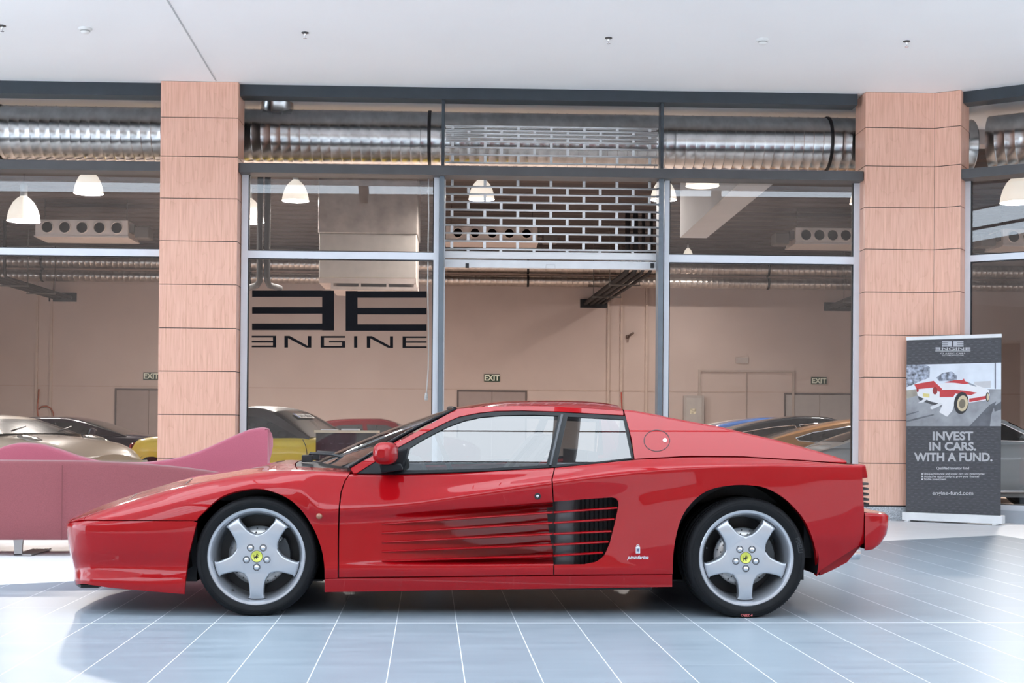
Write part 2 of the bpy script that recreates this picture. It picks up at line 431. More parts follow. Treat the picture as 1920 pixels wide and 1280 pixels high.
# ---- windows: white frames with an upper and a lower pane
SILL = fz(1685, 958, 0.2)-0.02
def window(n, M, sa, sb, ztop, zta, ztb, jl=0.06, jr=0.06, zbot=0.16):
    root = thing('window_%d' % n, None, None, M @ Vector(((sa+sb)/2, TG, 0)), 0); root['kind'] = 'structure'
    f = MB(M)
    f.box(sa, sa+jl, TG-0.04, TG+0.05, zbot, ztop, 0.004); f.box(sb-jr, sb, TG-0.04, TG+0.05, zbot, ztop, 0.004)
    f.box(sa+jl, sb-jr, TG-0.038, TG+0.048, ztop-0.055, ztop); f.box(sa+jl, sb-jr, TG-0.038, TG+0.048, ztb, zta)
    f.box(sa+jl, sb-jr, TG-0.038, TG+0.048, zbot, zbot+0.06)
    f.build('window_frame', M_FRAME, root)
    g = MB(M)
    # dark rubber gasket round each pane
    for (z0, z1) in ((zbot+0.06, ztb), (zta, ztop-0.055)):
        for (x0, x1, y0, y1) in ((sa+jl, sa+jl+0.012, z0, z1), (sb-jr-0.012, sb-jr, z0, z1), (sa+jl+.012, sb-jr-.012, z0, z0+0.012), (sa+jl+.012, sb-jr-.012, z1-0.012, z1)):
            g.box(x0, x1, TG-0.02, TG+0.02, y0, y1)
    g.build('gasket', M_BLACK, root)
    for (z0, z1) in ((zbot+0.06, ztb), (zta, ztop-0.055)):
        p = MB(M); p.box(sa+jl+0.006, sb-jr-0.006, TG-0.005, TG+0.005, z0+0.006, z1-0.006); p.build('pane', M_GLASS, root)
    w_ = MB(M); w_.box(sa, sb, TG-0.06, TG+0.08, -0.003, zbot); w_.build('window_sill', mat('grey_sill', (0.45, 0.49, 0.54), 0.4), root)
    return root
zA = fz(650, 325-4, TG); zTa, zTb = fz(640, 472.5, TG), fz(640, 486, TG)
window(1, FM, fs(-430, 600, TG), s0+0.15, fz(150, 311, TG)+0.02, fz(150, 466.5, TG), fz(150, 479.5, TG))
window(2, FM, s1+0.01, fs(822, 600, TG), fz(640, 320, TG), fz(640, 472.5, TG), fz(640, 486, TG), jl=0.075)
window(3, FM, fs(1243.3, 600, TG), a0+0.02, fz(1430, 329, TG), fz(1430, 480, TG), fz(1430, 494, TG), jr=0.085)
window(4, GM, 0.0, 4.5, gp(1860, 313, TG)[1], gp(1860, 477, TG)[1], gp(1860, 489, TG)[1], zbot=gp(1900, 957, TG)[1])

# ---- shop shell
m = FMB(); m.box(-26, 14, BACK, BACK+0.3, -0.1, DECK); struct(m, 'wall_shop_back', M_WALL)
m = FMB(); m.box(-26.3, -26, TG, BACK, -0.1, DECK); struct(m, 'wall_shop_left', M_WALL)
m = FMB(); m.box(14, 14.3, -9, BACK, -0.1, DECK); struct(m, 'wall_shop_right', M_WALL)
m = FMB()
rows = []; per = 0.62
t = TG+0.1; rr = []
while t < BACK:
    for (dt, dz) in ((0, 0), (0.22*per/0.62, 0), (0.29*per/0.62, 0.11), (0.55*per/0.62, 0.11)):
        rr.append((t+dt, DECK+dz-0.06))
    t += per
m.grid([[(-26, a, b) for a, b in rr], [(14, a, b) for a, b in rr]], smooth=False, flip=True)
m.grid([[(-26, a, b+0.03) for a, b in rr], [(14, a, b+0.03) for a, b in rr]], smooth=False)
struct(m, 'ceiling', M_DECK)
m = FMB(); m.box(-26, 14, 1.75, 2.0, 4.62, DECK-0.1); 
struct(m, 'wall_concrete_upstand', M_CONC)
m = FMB()
for u in (30, 262, 846, 1104, 1200, 1222, 1395, 1512, 1540, 1575): 
    x = fs(u, 195, 1.75); m.box(x-0.008, x+0.008, 1.742, 1.76, 4.62, DECK-0.1)
struct(m, 'trim_14', M_BLACK)
# ================================================================== the red sports car
YC = 7.88                                   # centre line of the car
def pchip(xs, ys):
    xs = np.array(xs, float); ys = np.array(ys, float); h = np.diff(xs); dl = np.diff(ys)/h
    m = np.zeros(len(xs)); m[0] = dl[0]; m[-1] = dl[-1]
    for i in range(1, len(xs)-1):
        if dl[i-1]*dl[i] > 0:
            w1 = 2*h[i]+h[i-1]; w2 = h[i]+2*h[i-1]; m[i] = (w1+w2)/(w1/dl[i-1]+w2/dl[i])
    xl = xs.tolist(); yl = ys.tolist(); ml = m.tolist()
    import bisect
    def f(x):
        if x <= xl[0]: return yl[0]+ml[0]*(x-xl[0]) if False else yl[0]
        if x >= xl[-1]: return yl[-1]
        i = bisect.bisect_right(xl, x)-1; hh = xl[i+1]-xl[i]; t = (x-xl[i])/hh
        a = 1+2*t; b = 1-t
        return yl[i]*a*b*b + hh*ml[i]*t*b*b + yl[i+1]*t*t*(3-2*t) + hh*ml[i+1]*t*t*(t-1)
    return f
# half width in plan, nose to tail
WX = pchip([-1.995, -1.990, -1.975, -1.945, -1.90, -1.83, -1.70, -1.50, -1.20, -0.9, -0.5, 0, 0.6, 1.2, 1.66, 2.0, 2.2, 2.32, 2.36],
           [0.0, 0.22, 0.42, 0.58, 0.69, 0.765, 0.825, 0.868, 0.902, 0.918, 0.928, 0.94, 0.958, 0.982, 0.990, 0.978, 0.955, 0.93, 0.92])
def sidept(u, v, ins=0.0):
    Y = YC-0.93+ins
    for _ in range(4):
        p = at(u, v, Y); Y = YC-WX(p.x)+ins
    return p
US = [110, 160, 200, 300, 400, 488, 560, 605, 657, 755, 896, 1040, 1150, 1260, 1366, 1495, 1603, 1625]
def line(vs, ins, us=US):
    ps = [sidept(u, v, i) for u, v, i in zip(us, vs, ins)]
    xs = [p.x for p in ps]
    return pchip(xs, [p.z for p in ps]), pchip(xs, ins)
def C(c): return [c]*len(US)
#            110   160   200   300   400   488   560   605   657   755   896  1040  1150  1260  1366  1495  1603  1625
L_bot = (C(1126), [.02, .02, .02, .02, .03, .05, .05, .05, .05, .05, .05, .05, .05, .06, .08, .10, .12, .12])
L_low = ([1090, 1090, 1092, 1096, 1090, 1075, 1070, 1068, 1068, 1068, 1067, 1066, 1066, 1066, 1064, 1064, 1064, 1064], [.0, .0, .0, .0, .0, .0, .0, .0, .0, .0, .0, .0, .0, .01, .03, .05, .07, .07])
L_rb = ([1062, 1062, 1061, 1061, 1060, 1060, 1060, 1060, 1060, 1060, 1059, 1058, 1056, 1050, 1040, 1035, 1035, 1035], [.03, .03, .03, .025, .015, .005, .004, .003, .002, .002, .002, .002, .002, .004, .015, .03, .045, .05])
L_fl = ([1030, 1030, 1030, 1030, 1030, 1030, 1045, 1048, 1050, 1050, 1050, 1048, 1040, 1020, 1000, 1000, 1000, 1000], [.01, .01, .01, .008, .004, .002, .006, .008, .008, .008, .008, .008, .004, .0, .0, .005, .015, .02])
L_fh = ([1000, 1000, 1000, 998, 985, 960, 970, 982, 980, 974, 964, 954, 950, 940, 930, 930, 935, 935], [.003, .003, .003, .003, .002, .0, .012, .018, .018, .018, .016, .014, .008, .0, .0, .002, .008, .01])
L_rt = ([986, 986, 985, 981, 965, 935, 945, 972, 968, 960, 950, 939, 930, 915, 900, 897, 899, 899], [.006, .006, .006, .006, .004, .0, .004, .010, .012, .012, .011, .010, .006, .002, .0, .002, .006, .008])
L_rg = ([979, 977, 973, 955, 932, 911, 923, 958, 955, 948, 928, 906, 893, 882, 876, 873.5, 873.5, 873.5], [.02, .02, .022, .028, .028, .018, .012, .0, .0, .0, .0, .0, .0, .0, .002, .006, .012, .014])
L_md = ([976, 971, 962, 938, 914, 896, 898, 918, 920, 917, 905, 890, 875, 866, 864, 866, 871, 871], [.05, .05, .055, .07, .07, .06, .05, .045, .045, .045, .05, .05, .05, .06, .06, .05, .04, .04])
L_bt = ([974, 967, 955, 925, 901, 887, 883, 884, 886.5, 886.5, 883, 875.5, 865, 858, 857, 862.5, 869.3, 869.5], [.08, .09, .10, .13, .13, .12, .115, .11, .11, .105, .105, .11, .115, .125, .125, .11, .09, .09])
def centre(us, vs):
    ps = [at(u, v, YC) for u, v in zip(us, vs)]
    return pchip([p.x*1.0 for p in ps], [p.z for p in ps])
Z_CEN = centre([110, 150, 175, 203, 255, 306, 375, 444, 499, 543, 620, 1100, 1200, 1400, 1560, 1610], [977, 968, 957, 943.5, 924.5, 908.5, 890.5, 879.5, 869.5, 862, 868, 868, 850, 856, 866, 869])
LINES = [line(*l) for l in (L_bot, L_low, L_rb, L_fl, L_fh, L_rt, L_rg, L_md, L_bt)]
RECX = pchip([-2, -0.42, -0.30, 0.0, 0.30, 0.55, 0.665, 0.75], [0, 0, 0.004, 0.032, 0.075, 0.120, 0.150, 0.150])
def section(x, door):
    w_ = WX(x); ys = []; zs = []
    rec = RECX(x) if door else 0.0
    k_ins = min(1.0, w_/0.6)
    for i, (zf, inf) in enumerate(LINES):
        ins = inf(x)*k_ins
        if i in (3, 4): ins += rec
        zs.append(zf(x)); ys.append(max(0.0, w_-ins))
    zc = Z_CEN(x); zb = zs[-1]; yb = ys[-1]
    zc = max(zc, zb+0.012)
    for fy, fz_ in ((0.80, 0.42), (0.5, 0.82), (0.0, 1.0)):
        ys.append(yb*fy); zs.append(zb+(zc-zb)*fz_)
    for i in range(1, len(zs)): zs[i] = max(zs[i], zs[i-1]+0.0006)
    return ys, zs
_cache = {}
def sect_fn(x, door):
    key = (round(x, 5), door)
    if key not in _cache:
        ys, zs = section(x, door); T = list(range(len(ys)))
        _cache[key] = (pchip(T, ys), pchip(T, zs), ys, zs)
    return _cache[key]
TB = 8.0; TC = 11.0; ZNOSE = 0.46
def shear(x, z):
    k = max(0.0, min(1.0, (-1.72-x)/0.25)); k = k*k*(3-2*k)
    dz = ZNOSE-z
    return k*(0.13*max(0, dz)+0.25*max(0, dz-0.16)*0.3)
def P(x, t, door=False, side=-1, off=0.0):
    fy, fz_, _, _ = sect_fn(x, door)
    y = fy(t); z = fz_(t)
    p = Vector((x+shear(x, z), YC+side*y, z))
    if off: p += Nrm(x, t, door, side)*off
    return p
def Nrm(x, t, door=False, side=-1):
    e = 0.004; et = 0.04
    a = P(min(x+e, 2.36), t, door, side)-P(x-e, t, door, side)
    b = P(x, min(t+et, TC), door, side)-P(x, max(t-et, 0), door, side)
    n = a.cross(b)
    if n.length < 1e-9: return Vector((0, side, 0))
    n.normalize()
    return n if side < 0 else -n
def inv(u, v, door=False):
    """pixel on the near side -> (x, t)"""
    Y = YC-0.9; t = 4.0
    for _ in range(7):
        p = at(u, v, Y); z = p.z; x = p.x-shear(p.x, z); x = max(-1.994, min(2.359, x))
        fy, fz_, _, _ = sect_fn(x, door)
        lo, hi = 0.0, TB
        for _ in range(28):
            m = (lo+hi)/2
            if fz_(m) < z: lo = m
            else: hi = m
        t = (lo+hi)/2; Y = YC-fy(t)
    return x, t
def densify(poly, step=7.0):
    out = []
    for (a, b) in zip(poly, poly[1:]+poly[:1]):
        n = max(1, int(math.hypot(b[0]-a[0], b[1]-a[1])/step))
        for i in range(n): out.append((a[0]+(b[0]-a[0])*i/n, a[1]+(b[1]-a[1])*i/n))
    return out
def dopen(poly, step=7.0):
    out = []
    for a, b in zip(poly, poly[1:]):
        n = max(1, int(math.hypot(b[0]-a[0], b[1]-a[1])/step))
        for i in range(n): out.append((a[0]+(b[0]-a[0])*i/n, a[1]+(b[1]-a[1])*i/n))
    return out+[poly[-1]]
def crv(pts, n=5):
    out = []; m = len(pts)
    for i in range(m-1):
        p0 = pts[max(i-1, 0)]; p1 = pts[i]; p2 = pts[i+1]; p3 = pts[min(i+2, m-1)]
        for k in range(n):
            t = k/n; q = []
            for a in (0, 1):
                q.append(0.5*(2*p1[a]+(p2[a]-p0[a])*t+(2*p0[a]-5*p1[a]+4*p2[a]-p3[a])*t*t+(3*p1[a]-p0[a]-3*p2[a]+p3[a])*t*t*t))
            out.append(tuple(q))
    return out+[pts[-1]]
def sheet(mb, loops, g0, g1, fn, nfn, thick=0.016, mirror=None):
    """fill loops in a 2-D domain, cut on the grid lines, lift by fn(a,b); edges turned inwards by thick"""
    bm = bmesh.new()
    for lp in loops:
        vs = [bm.verts.new((a, b, 0)) for a, b in lp]
        for i in range(len(vs)): bm.edges.new((vs[i], vs[(i+1) % len(vs)]))
    bmesh.ops.triangle_fill(bm, use_beauty=True, use_dissolve=False, edges=bm.edges[:])
    for g, nrm in ((g0, (1, 0, 0)), (g1, (0, 1, 0))):
        lo = min(v.co.x if nrm[0] else v.co.y for v in bm.verts); hi = max(v.co.x if nrm[0] else v.co.y for v in bm.verts)
        for c in g:
            if lo < c < hi:
                bmesh.ops.bisect_plane(bm, geom=bm.verts[:]+bm.edges[:]+bm.faces[:], plane_co=(c, 0, 0) if nrm[0] else (0, c, 0), plane_no=nrm, dist=1e-5)
    bm.verts.index_update()
    dom = [(v.co.x, v.co.y) for v in bm.verts]
    faces = [[v.index for v in f.verts] for f in bm.faces if f.calc_area() > 1e-9]
    bedges = [(e.verts[0].index, e.verts[1].index) for e in bm.edges if len(e.link_faces) == 1]
    bm.free()
    for side in ((-1,) if mirror is None else mirror):
        P_ = [fn(a, b, side) for a, b in dom]; N_ = [nfn(a, b, side) for a, b in dom]
        ref = None
        # orient faces along the normals
        vs = [mb.bm.verts.new(p) for p in P_]
        lay = mb.nl
        for v, n in zip(vs, N_): mb.cn[v] = n
        for f in faces:
            q = [P_[i] for i in f]; nn = Vector((0, 0, 0))
            for i in range(1, len(q)-1): nn += (q[i]-q[0]).cross(q[i+1]-q[0])
            ff = f if nn.dot(N_[f[0]]) > 0 else f[::-1]
            try:
                fc = mb.bm.faces.new([vs[i] for i in ff]); fc.smooth = True
            except ValueError: pass
        if thick:
            tv = {}
            for i in {i for e in bedges for i in e}:
                a = mb.bm.verts.new(P_[i]); b = mb.bm.verts.new(P_[i]-N_[i]*thick); tv[i] = (a, b)
            for i, j in bedges:
                try: mb.bm.faces.new([tv[i][0], tv[j][0], tv[j][1], tv[i][1]])
                except ValueError: pass
class SB(MB):
    def __init__(self): super().__init__(); self.cn = {}; self.nl = None
    def build(self, name, material, parent=None):
        self.bm.verts.index_update()
        self.bm.normal_update()
        cn = [(v.index, n.copy()) for v, n in self.cn.items()]
        rim = {v.index for v in self.bm.verts}-{i for i, _ in cn}
        o = super().build(name, material, parent)
        me = o.data; ln = [None]*len(me.loops); d = dict(cn)
        for p in me.polygons:
            for li in p.loop_indices:
                vi = me.loops[li].vertex_index
                ln[li] = tuple(d.get(vi, p.normal))
        me.normals_split_custom_set(ln)
        return o
XG = [-1.9935, -1.992, -1.99, -1.985, -1.975, -1.965, -1.95, -1.935, -1.92, -1.9, -1.88, -1.86, -1.84, -1.81, -1.78]+[x*0.03 for x in range(-58, 80)]
TGD = [i*0.2 for i in range(0, 56)]
def panel(name, polys, parent, material, door=False, sides=(-1,), extra=None, thick=0.016):
    """polys in pixels on the near side"""
    sb = SB()
    lp = [inv(u, v, door) for u, v in densify(polys)] if extra is None else extra
    sheet(sb, [lp], XG, TGD, lambda a, b, s: P(a, b, door, s), lambda a, b, s: Nrm(a, b, door, s), thick, sides)
    return sb.build(name, material, parent)

# ---- materials of the car
def paint(name, col, flake=0.0, rough=0.32):
    m = mat(name, col, rough=rough, var=0.015, coat=1.0, spec=0.03, coat_rough=0.015); m.node_tree.nodes['Principled BSDF'].inputs['Coat IOR'].default_value = 1.42; return m
M_RED = paint('red_lacquer', (0.33, 0.0028, 0.006))
M_TYRE = mat('tyre_rubber', (0.009, 0.0095, 0.011), 0.6, var=0.12, scale=30, spec=0.2)
M_RIM = mat('silver_wheel_paint', (0.50, 0.52, 0.56), 0.30, metal=0.6, coat=0.6, var=0.03)
M_CARGL = glass_mat('car_glass', (0.50, 0.54, 0.56), ior=2.1)
M_WSGL = glass_mat('windscreen_glass', (0.34, 0.36, 0.37), ior=1.7)
M_TRIM = mat('black_trim', (0.008, 0.009, 0.011), 0.35, spec=0.2, coat=0.0, var=0.1)
M_DISC = mat('brake_steel', (0.42, 0.41, 0.40), 0.35, metal=1.0)
M_YEL = mat('yellow_enamel', (0.78, 0.80, 0.12), 0.3, coat=0.6)
M_LEATH = mat('tan_leather', (0.16, 0.10, 0.07), 0.5, var=0.1)
M_DARKRED = M_RED

car = thing('sports_car', 'low red two-door sports car with black-striped side intakes, parked side-on on blue-grey tiles', 'car', (0.3, YC, 0))
# front bumper
bump = [(131, 981), (155, 976), (369, 979), (354, 1039), (347.5, 1084), (346, 1113.6), (203, 1101), (153, 1093), (118, 1088), (110, 1040), (112, 990)]
lp = [inv(u, v) for u, v in densify([(160, 976.5), (369, 979), (354, 1039), (347.5, 1084), (346, 1113.6), (250, 1105.5), (203, 1101), (160, 1094.5)])]
# carried round the nose to the centre line
tA = lp[0][1]; xA, tBm = inv(160, 1094.5)
def nose_poly():
    top = [inv(u, 976.5)for u in range(160, 369, 7)]; 
    right = [inv(u, v) for u, v in dopen([(369, 979), (354, 1039), (347.5, 1084), (346, 1113.6)])]
    bot = [inv(u, v) for u, v in dopen([(346, 1113.6), (250, 1105.5), (203, 1101), (160, 1094.5)])]
    xt, tt = top[0]; xb, tb = bot[-1]
    n1 = [(-1.994+(xt+1.994)*i/14, tt+0.0) for i in range(0, 14)]
    n2 = [(xb+(-1.994-xb)*i/14, tb) for i in range(1, 15)]
    return n1+top+right[:-1]+bot+n2
panel('front_bumper', None, car, M_RED, sides=(-1, 1), extra=nose_poly())
# front fender: from the bumper line over the crown to the bonnet seam
TS = 8.55
arch_f = [(371, 971), (392, 949.7), (409, 935), (430, 924.5), (461, 917.3), (488.5, 916), (519, 924), (547, 939), (571, 963.5), (591.5, 998), (603.6, 1032), (608, 1060), (609, 1083.4)]
arch_f = crv(arch_f)
def fender_poly():
    low = [inv(u, v) for u, v in dopen([(158, 973.6), (369, 975.6), (371, 971)])]
    ar = [inv(u, v) for u, v in dopen(arch_f)]
    rt = [inv(u, v) for u, v in dopen([(609, 1083.4), (633, 1083), (633, 1015), (634.7, 953), (638.3, 922), (645.3, 901.5), (655, 888)])]
    xe = rt[-1][0]
    xs_ = low[0][0]
    top = [(xe+(xs_-xe)*i/50, TS) for i in range(0, 51)]
    nose_ = [(xs_, TS+(low[0][1]-TS)*i/10) for i in range(1, 10)]
    return low[:-1]+ar[:-1]+rt+[(xe, 8.2)]+top+nose_
fp_ = fender_poly()
for s in (-1, 1): panel('front_fender', None, car, M_RED, sides=(s,), extra=fp_)
# bonnet
xs_ = fp_[0][0]
xh = at(566, 866, YC).x
def hood_poly():
    t_low = inv(158, 973.6)[1]
    a = [(-1.994+(xs_-0.004+1.994)*i/12, t_low+(0.0)) for i in range(13)]
    a += [(xs_-0.004, t_low+(TS+0.02-t_low)*i/8) for i in range(1, 8)]
    xe = -0.70
    b = [(xs_+(xe-xs_)*i/50, TS+0.02) for i in range(0, 51)]
    c = [(xe+(xh+0.02-xe)*0+(-0.055*math.sin(PI/2*i/10)), TS+0.02+(TC-TS-0.02)*i/10) for i in range(1, 11)]
    dd = [(c[-1][0]+(-1.994-c[-1][0])*i/50, TC) for i in range(1, 51)]
    return a+b+c+dd
panel('bonnet', None, car, M_RED, sides=(-1, 1), extra=hood_poly())
# scuttle between bonnet and windscreen (red at the sides, black in the middle)
def scuttle(t0_, t1_, x0f, x1f):
    n = 12
    a = [(x0f(t0_+(t1_-t0_)*i/n), t0_+(t1_-t0_)*i/n) for i in range(n+1)]
    b = [(x1f(t1_+(t0_-t1_)*i/n), t1_+(t0_-t1_)*i/n) for i in range(n+1)]
    return a+b
hx = lambda t: -0.70-0.055*math.sin(PI/2*max(0, (t-TS-0.02))/(TC-TS-0.02))
for s in (-1, 1): panel('scuttle_panel', None, car, M_RED, sides=(s,), extra=scuttle(TS+0.02, 9.3, lambda t: hx(t)+0.006, lambda t: -0.40))
panel('cowl_grille', None, car, M_BLACK, sides=(-1, 1), extra=scuttle(9.32, TC, lambda t: hx(t)+0.008, lambda t: -0.40))
# doors
door_px = [(656.7, 888.5), (754.7, 888), (895.6, 884.8), (1039, 877), (1033.8, 898.7), (1034.6, 912.5), (1036.6, 940), (1037.2, 1077.3), (635.6, 1081.8), (635.8, 1015), (637.2, 955), (640.3, 924), (647, 903)]
dl_ = [inv(u, v, True) for u, v in densify(door_px)]
DOORS = []
for s in (-1, 1): DOORS.append(panel('door', None, car, M_RED, door=True, sides=(s,), extra=dl_))
# rear quarters with the intake opening
arch_r = [(1261.2, 1075.7), (1262, 1043.4), (1267, 1007.5), (1276, 975), (1290.4, 950), (1312, 928.4), (1337, 915.8), (1373, 909.4), (1405.4, 909.4), (1434, 914), (1463, 928.4), (1484.5, 946.4), (1506, 971.5), (1520.4, 1000.3), (1529.4, 1032.6), (1533, 1065), (1531, 1080)]
arch_r = crv(arch_r)
quarter = [(1041, 877), (1188, 862), (1294, 856.8), (1394.6, 857.6), (1495, 863.5), (1585, 870), (1616.4, 872), (1617, 896), (1620, 957), (1620, 1018), (1613.8, 1021), (1576, 1044), (1538.4, 1069), (1533, 1078)] + arch_r[::-1] + \
          [(1039.4, 1077), (1039, 1058), (1095, 1057.4), (1115.6, 1053.4), (1126, 1047), (1134.5, 1038), (1143, 1019), (1153.4, 977.8), (1160, 947), (1159, 939), (1154, 933.5), (1146.6, 932), (1092, 936), (1038.6, 940), (1037, 912.5), (1036, 898.7)]
ql = [inv(u, v) for u, v in densify(quarter)]
for s in (-1, 1): panel('rear_quarter', None, car, M_RED, sides=(s,), extra=ql, thick=0.03)
# sills
sill = [(609, 1085), (1260.4, 1077.2), (1260.4, 1099.8), (608.8, 1109.6)]
sl = [inv(u, v) for u, v in densify(sill)]
for s in (-1, 1): panel('sill', None, car, M_RED, sides=(s,), extra=sl)
# door skin line, raised rib near the sill; strakes across the scoop
STR = [((715.8, 982), (1036.2, 960.6), (1156.9, 952)), ((715.8, 999), (1036.2, 980.2), (1151.7, 973)), ((715.8, 1016.3), (1036.2, 1000.9), (1146.6, 996)), ((715.8, 1033.5), (1036.2, 1021.5), (1140.7, 1015.6)), ((715.8, 1051.4), (1036.2, 1041.8), (1130.4, 1036))]
def strake(mb, a, b, side, taper):
    n = 16; rows = []
    for i in range(n+1):
        f = i/n; u = a[0]+(b[0]-a[0])*f; v = a[1]+(b[1]-a[1])*f
        x, t = inv(u, v, False); p = P(x, t, False, side)
        fin = P(*inv(u, v, True)[:2], True, side) if taper else None
        dep = 0.05 if not taper else max(0.012, min(0.06, abs(fin.y-p.y)+0.006))
        o = 0.004 if not taper else 0.004*min(1, f*8)
        y0 = p.y+side*o; y1 = p.y-side*dep; h = 0.0052
        k = side*0.005
        rows.append([Vector((p.x, y1, p.z+h)), Vector((p.x, y0-k, p.z+h)), Vector((p.x, y0, p.z+h*0.4)), Vector((p.x, y0, p.z-h*0.4)), Vector((p.x, y0-k, p.z-h)), Vector((p.x, y1, p.z-h)), Vector((p.x, y1, p.z+h))])
    mb.grid(rows, smooth=False, flip=side < 0)
    for r in (rows[0], rows[-1]): mb._add(r[:-1], [(0, 1, 2, 3, 4, 5)])
for s, dr in zip((-1, 1), DOORS):
    for a, b, c in STR:
        m = MB(); strake(m, a, b, s, True); m.build('intake_strake', M_RED, dr)
    for a, b, c in STR:
        m = MB(); strake(m, (b[0]+2.2, b[1]), c, s, False); m.build('intake_strake', M_RED, car)
# intake duct behind the opening: dark box, radiator fins, grey baffle
for s in (-1, 1):
    m = MB(); yo = YC+s*0.80; X0 = sidept(1000, 990).x; X1 = sidept(1172, 990).x
    m.box(X0-0.02, X1+0.02, min(yo, YC+s*0.72), max(yo, YC+s*0.72), 0.24, 0.68); m.build('intake_duct', M_BLACK, car)
    m = MB(); xb0, xb1 = sidept(1046, 1000).x, sidept(1084, 1000).x
    rows = []
    for i in range(9):
        a = PI*i/8; rows.append([Vector(((xb0+xb1)/2-math.cos(a)*(xb1-xb0)/2, YC+s*(0.80+0.03*math.sin(a)), z)) for z in (0.25, 0.64)])
    m.grid(rows, flip=s > 0); m.build('intake_baffle', mat('grey_baffle', (0.16, 0.17, 0.18), 0.4), car)
    m = MB()
    for i in range(9):
        x = xb1+0.03+i*0.024; m.box(x, x+0.004, min(YC+s*0.80, YC+s*0.835), max(YC+s*0.80, YC+s*0.835), 0.25, 0.64)
    m.build('radiator_fin', mat('radiator_grey', (0.016, 0.016, 0.018), 0.6, spec=0.2), car)

# ---- greenhouse: the inclined plane of side glass and sail panels
YG0 = pchip([-0.6, -0.42, 0.2, 1.06, 1.6, 2.25], [0.79, 0.805, 0.838, 0.845, 0.852, 0.865])
def yg(x, z): d_ = max(-0.05, z-0.79); return YG0(x)-0.80*d_-0.45*d_*d_
def GPt(u, v):
    Y = YC-0.75
    for _ in range(8):
        p = at(u, v, Y); Y = YC-yg(p.x, p.z)
    return p
def gfn(off):
    def n(a, b, s):
        e = 2.0; q = (GPt(a+e, b)-GPt(a-e, b)).cross(GPt(a, b-e)-GPt(a, b+e)).normalized()
        if q.y > 0: q = -q
        return q if s < 0 else Vector((q.x, -q.y, q.z))
    def f(a, b, s):
        p = GPt(a, b); p = p+n(a, b, -1)*off
        return p if s < 0 else Vector((p.x, 2*YC-p.y, p.z))
    return f, n
def gsheet(name, loops, material, parent, off=0.0, thick=0.012, sides=(-1,), grid=12):
    sb = SB(); f, n = gfn(off)
    sheet(sb, [densify(l, 8) for l in loops], [600+grid*i for i in range(90)], [740+grid*i for i in range(14)], f, n, thick, sides)
    return sb.build(name, material, parent)
OUT = [(668.8, 886.5), (744.4, 839), (792.5, 813), (840.6, 789), (861, 780.5), (895.6, 773.8), (930, 769.8), (978, 768.8), (1050, 771.2), (1115.6, 774.8), (1167, 777.6), (1174.5, 779), (1188.5, 859), (1115, 868), (1040, 874.5), (895, 882.5), (754, 886.8)]
G1 = [(757.5, 880.5), (769, 838), (795, 822), (840, 798.5), (870, 787.5), (900, 781), (940, 777.3), (1000, 776.3), (1047.5, 778), (1024, 871), (900, 877.5), (830, 879.5)]
G2 = [(1064, 780), (1115, 782.5), (1169, 785), (1184, 857), (1115, 865), (1044, 870)]
EDGE = [(656.7, 877), (703, 852.3), (772, 814.5), (840.6, 775.5), (854.4, 767.5), (875, 764.8), (909, 762.4), (961, 761), (1000, 761), (1047, 762.4), (1100, 765.5), (1150, 769), (1168.5, 770.6)]
for s in (-1, 1):
    gsheet('window_surround', [OUT, G1, G2], M_TRIM, car, off=-0.004, sides=(s,))
    gsheet('side_window', [[(p[0], p[1]) for p in G1]], M_CARGL, car, off=-0.008, thick=0, sides=(s,))
    gsheet('quarter_window', [G2], M_CARGL, car, off=-0.007, thick=0, sides=(s,))
    gsheet('roof_pillar', [[(663, 887)]+OUT[:11]+[(1168.5, 777.8)]+EDGE[::-1]], M_RED, car, off=0.0, sides=(s,))
    # bright edge along the middle pillar
    gsheet('pillar_trim', [[(1051.5, 777), (1056, 777.2), (1034, 872), (1029.5, 872.4)]], mat('satin_trim', (0.035, 0.04, 0.048), 0.25, coat=0.2), car, off=0.003, thick=0.004, sides=(s,))
# roof
re_ = [GPt(u, v) for u, v in dopen(EDGE[4:], 12)]
re_ = [p for i, p in enumerate(re_) if i == 0 or p.x > re_[i-1].x+1e-5]
xf, xr = re_[0].x, re_[-1].x
cf = at(842, 766.5, YC); cr = at(1171, 768, YC)
zcen = pchip([cf.x, cf.x+0.12, cf.x+0.35, cf.x+0.65, cf.x+0.9, xr+0.05], [cf.z, cf.z+0.023, 1.146, 1.152, 1.142, 1.118])
def roof_rows():
    rows = []
    for p in re_:
        f = (p.x-xf)/(xr-xf); row = []
        ye = YC-p.y; xc = p.x+(cf.x-xf)*(1-f)**2
        for i in range(-14, 15):
            s_ = i/14; q = 1-abs(s_); k = 1-abs(s_)**2.6
            x = p.x+(xc-p.x)*(1-s_*s_)
            row.append(Vector((x, YC+s_*ye, p.z+(zcen(xc)-p.z)*k)))
        rows.append(row)
    return rows
RR = roof_rows()
m = MB(); m.grid(RR, flip=True); m.build('roof', M_RED, car)
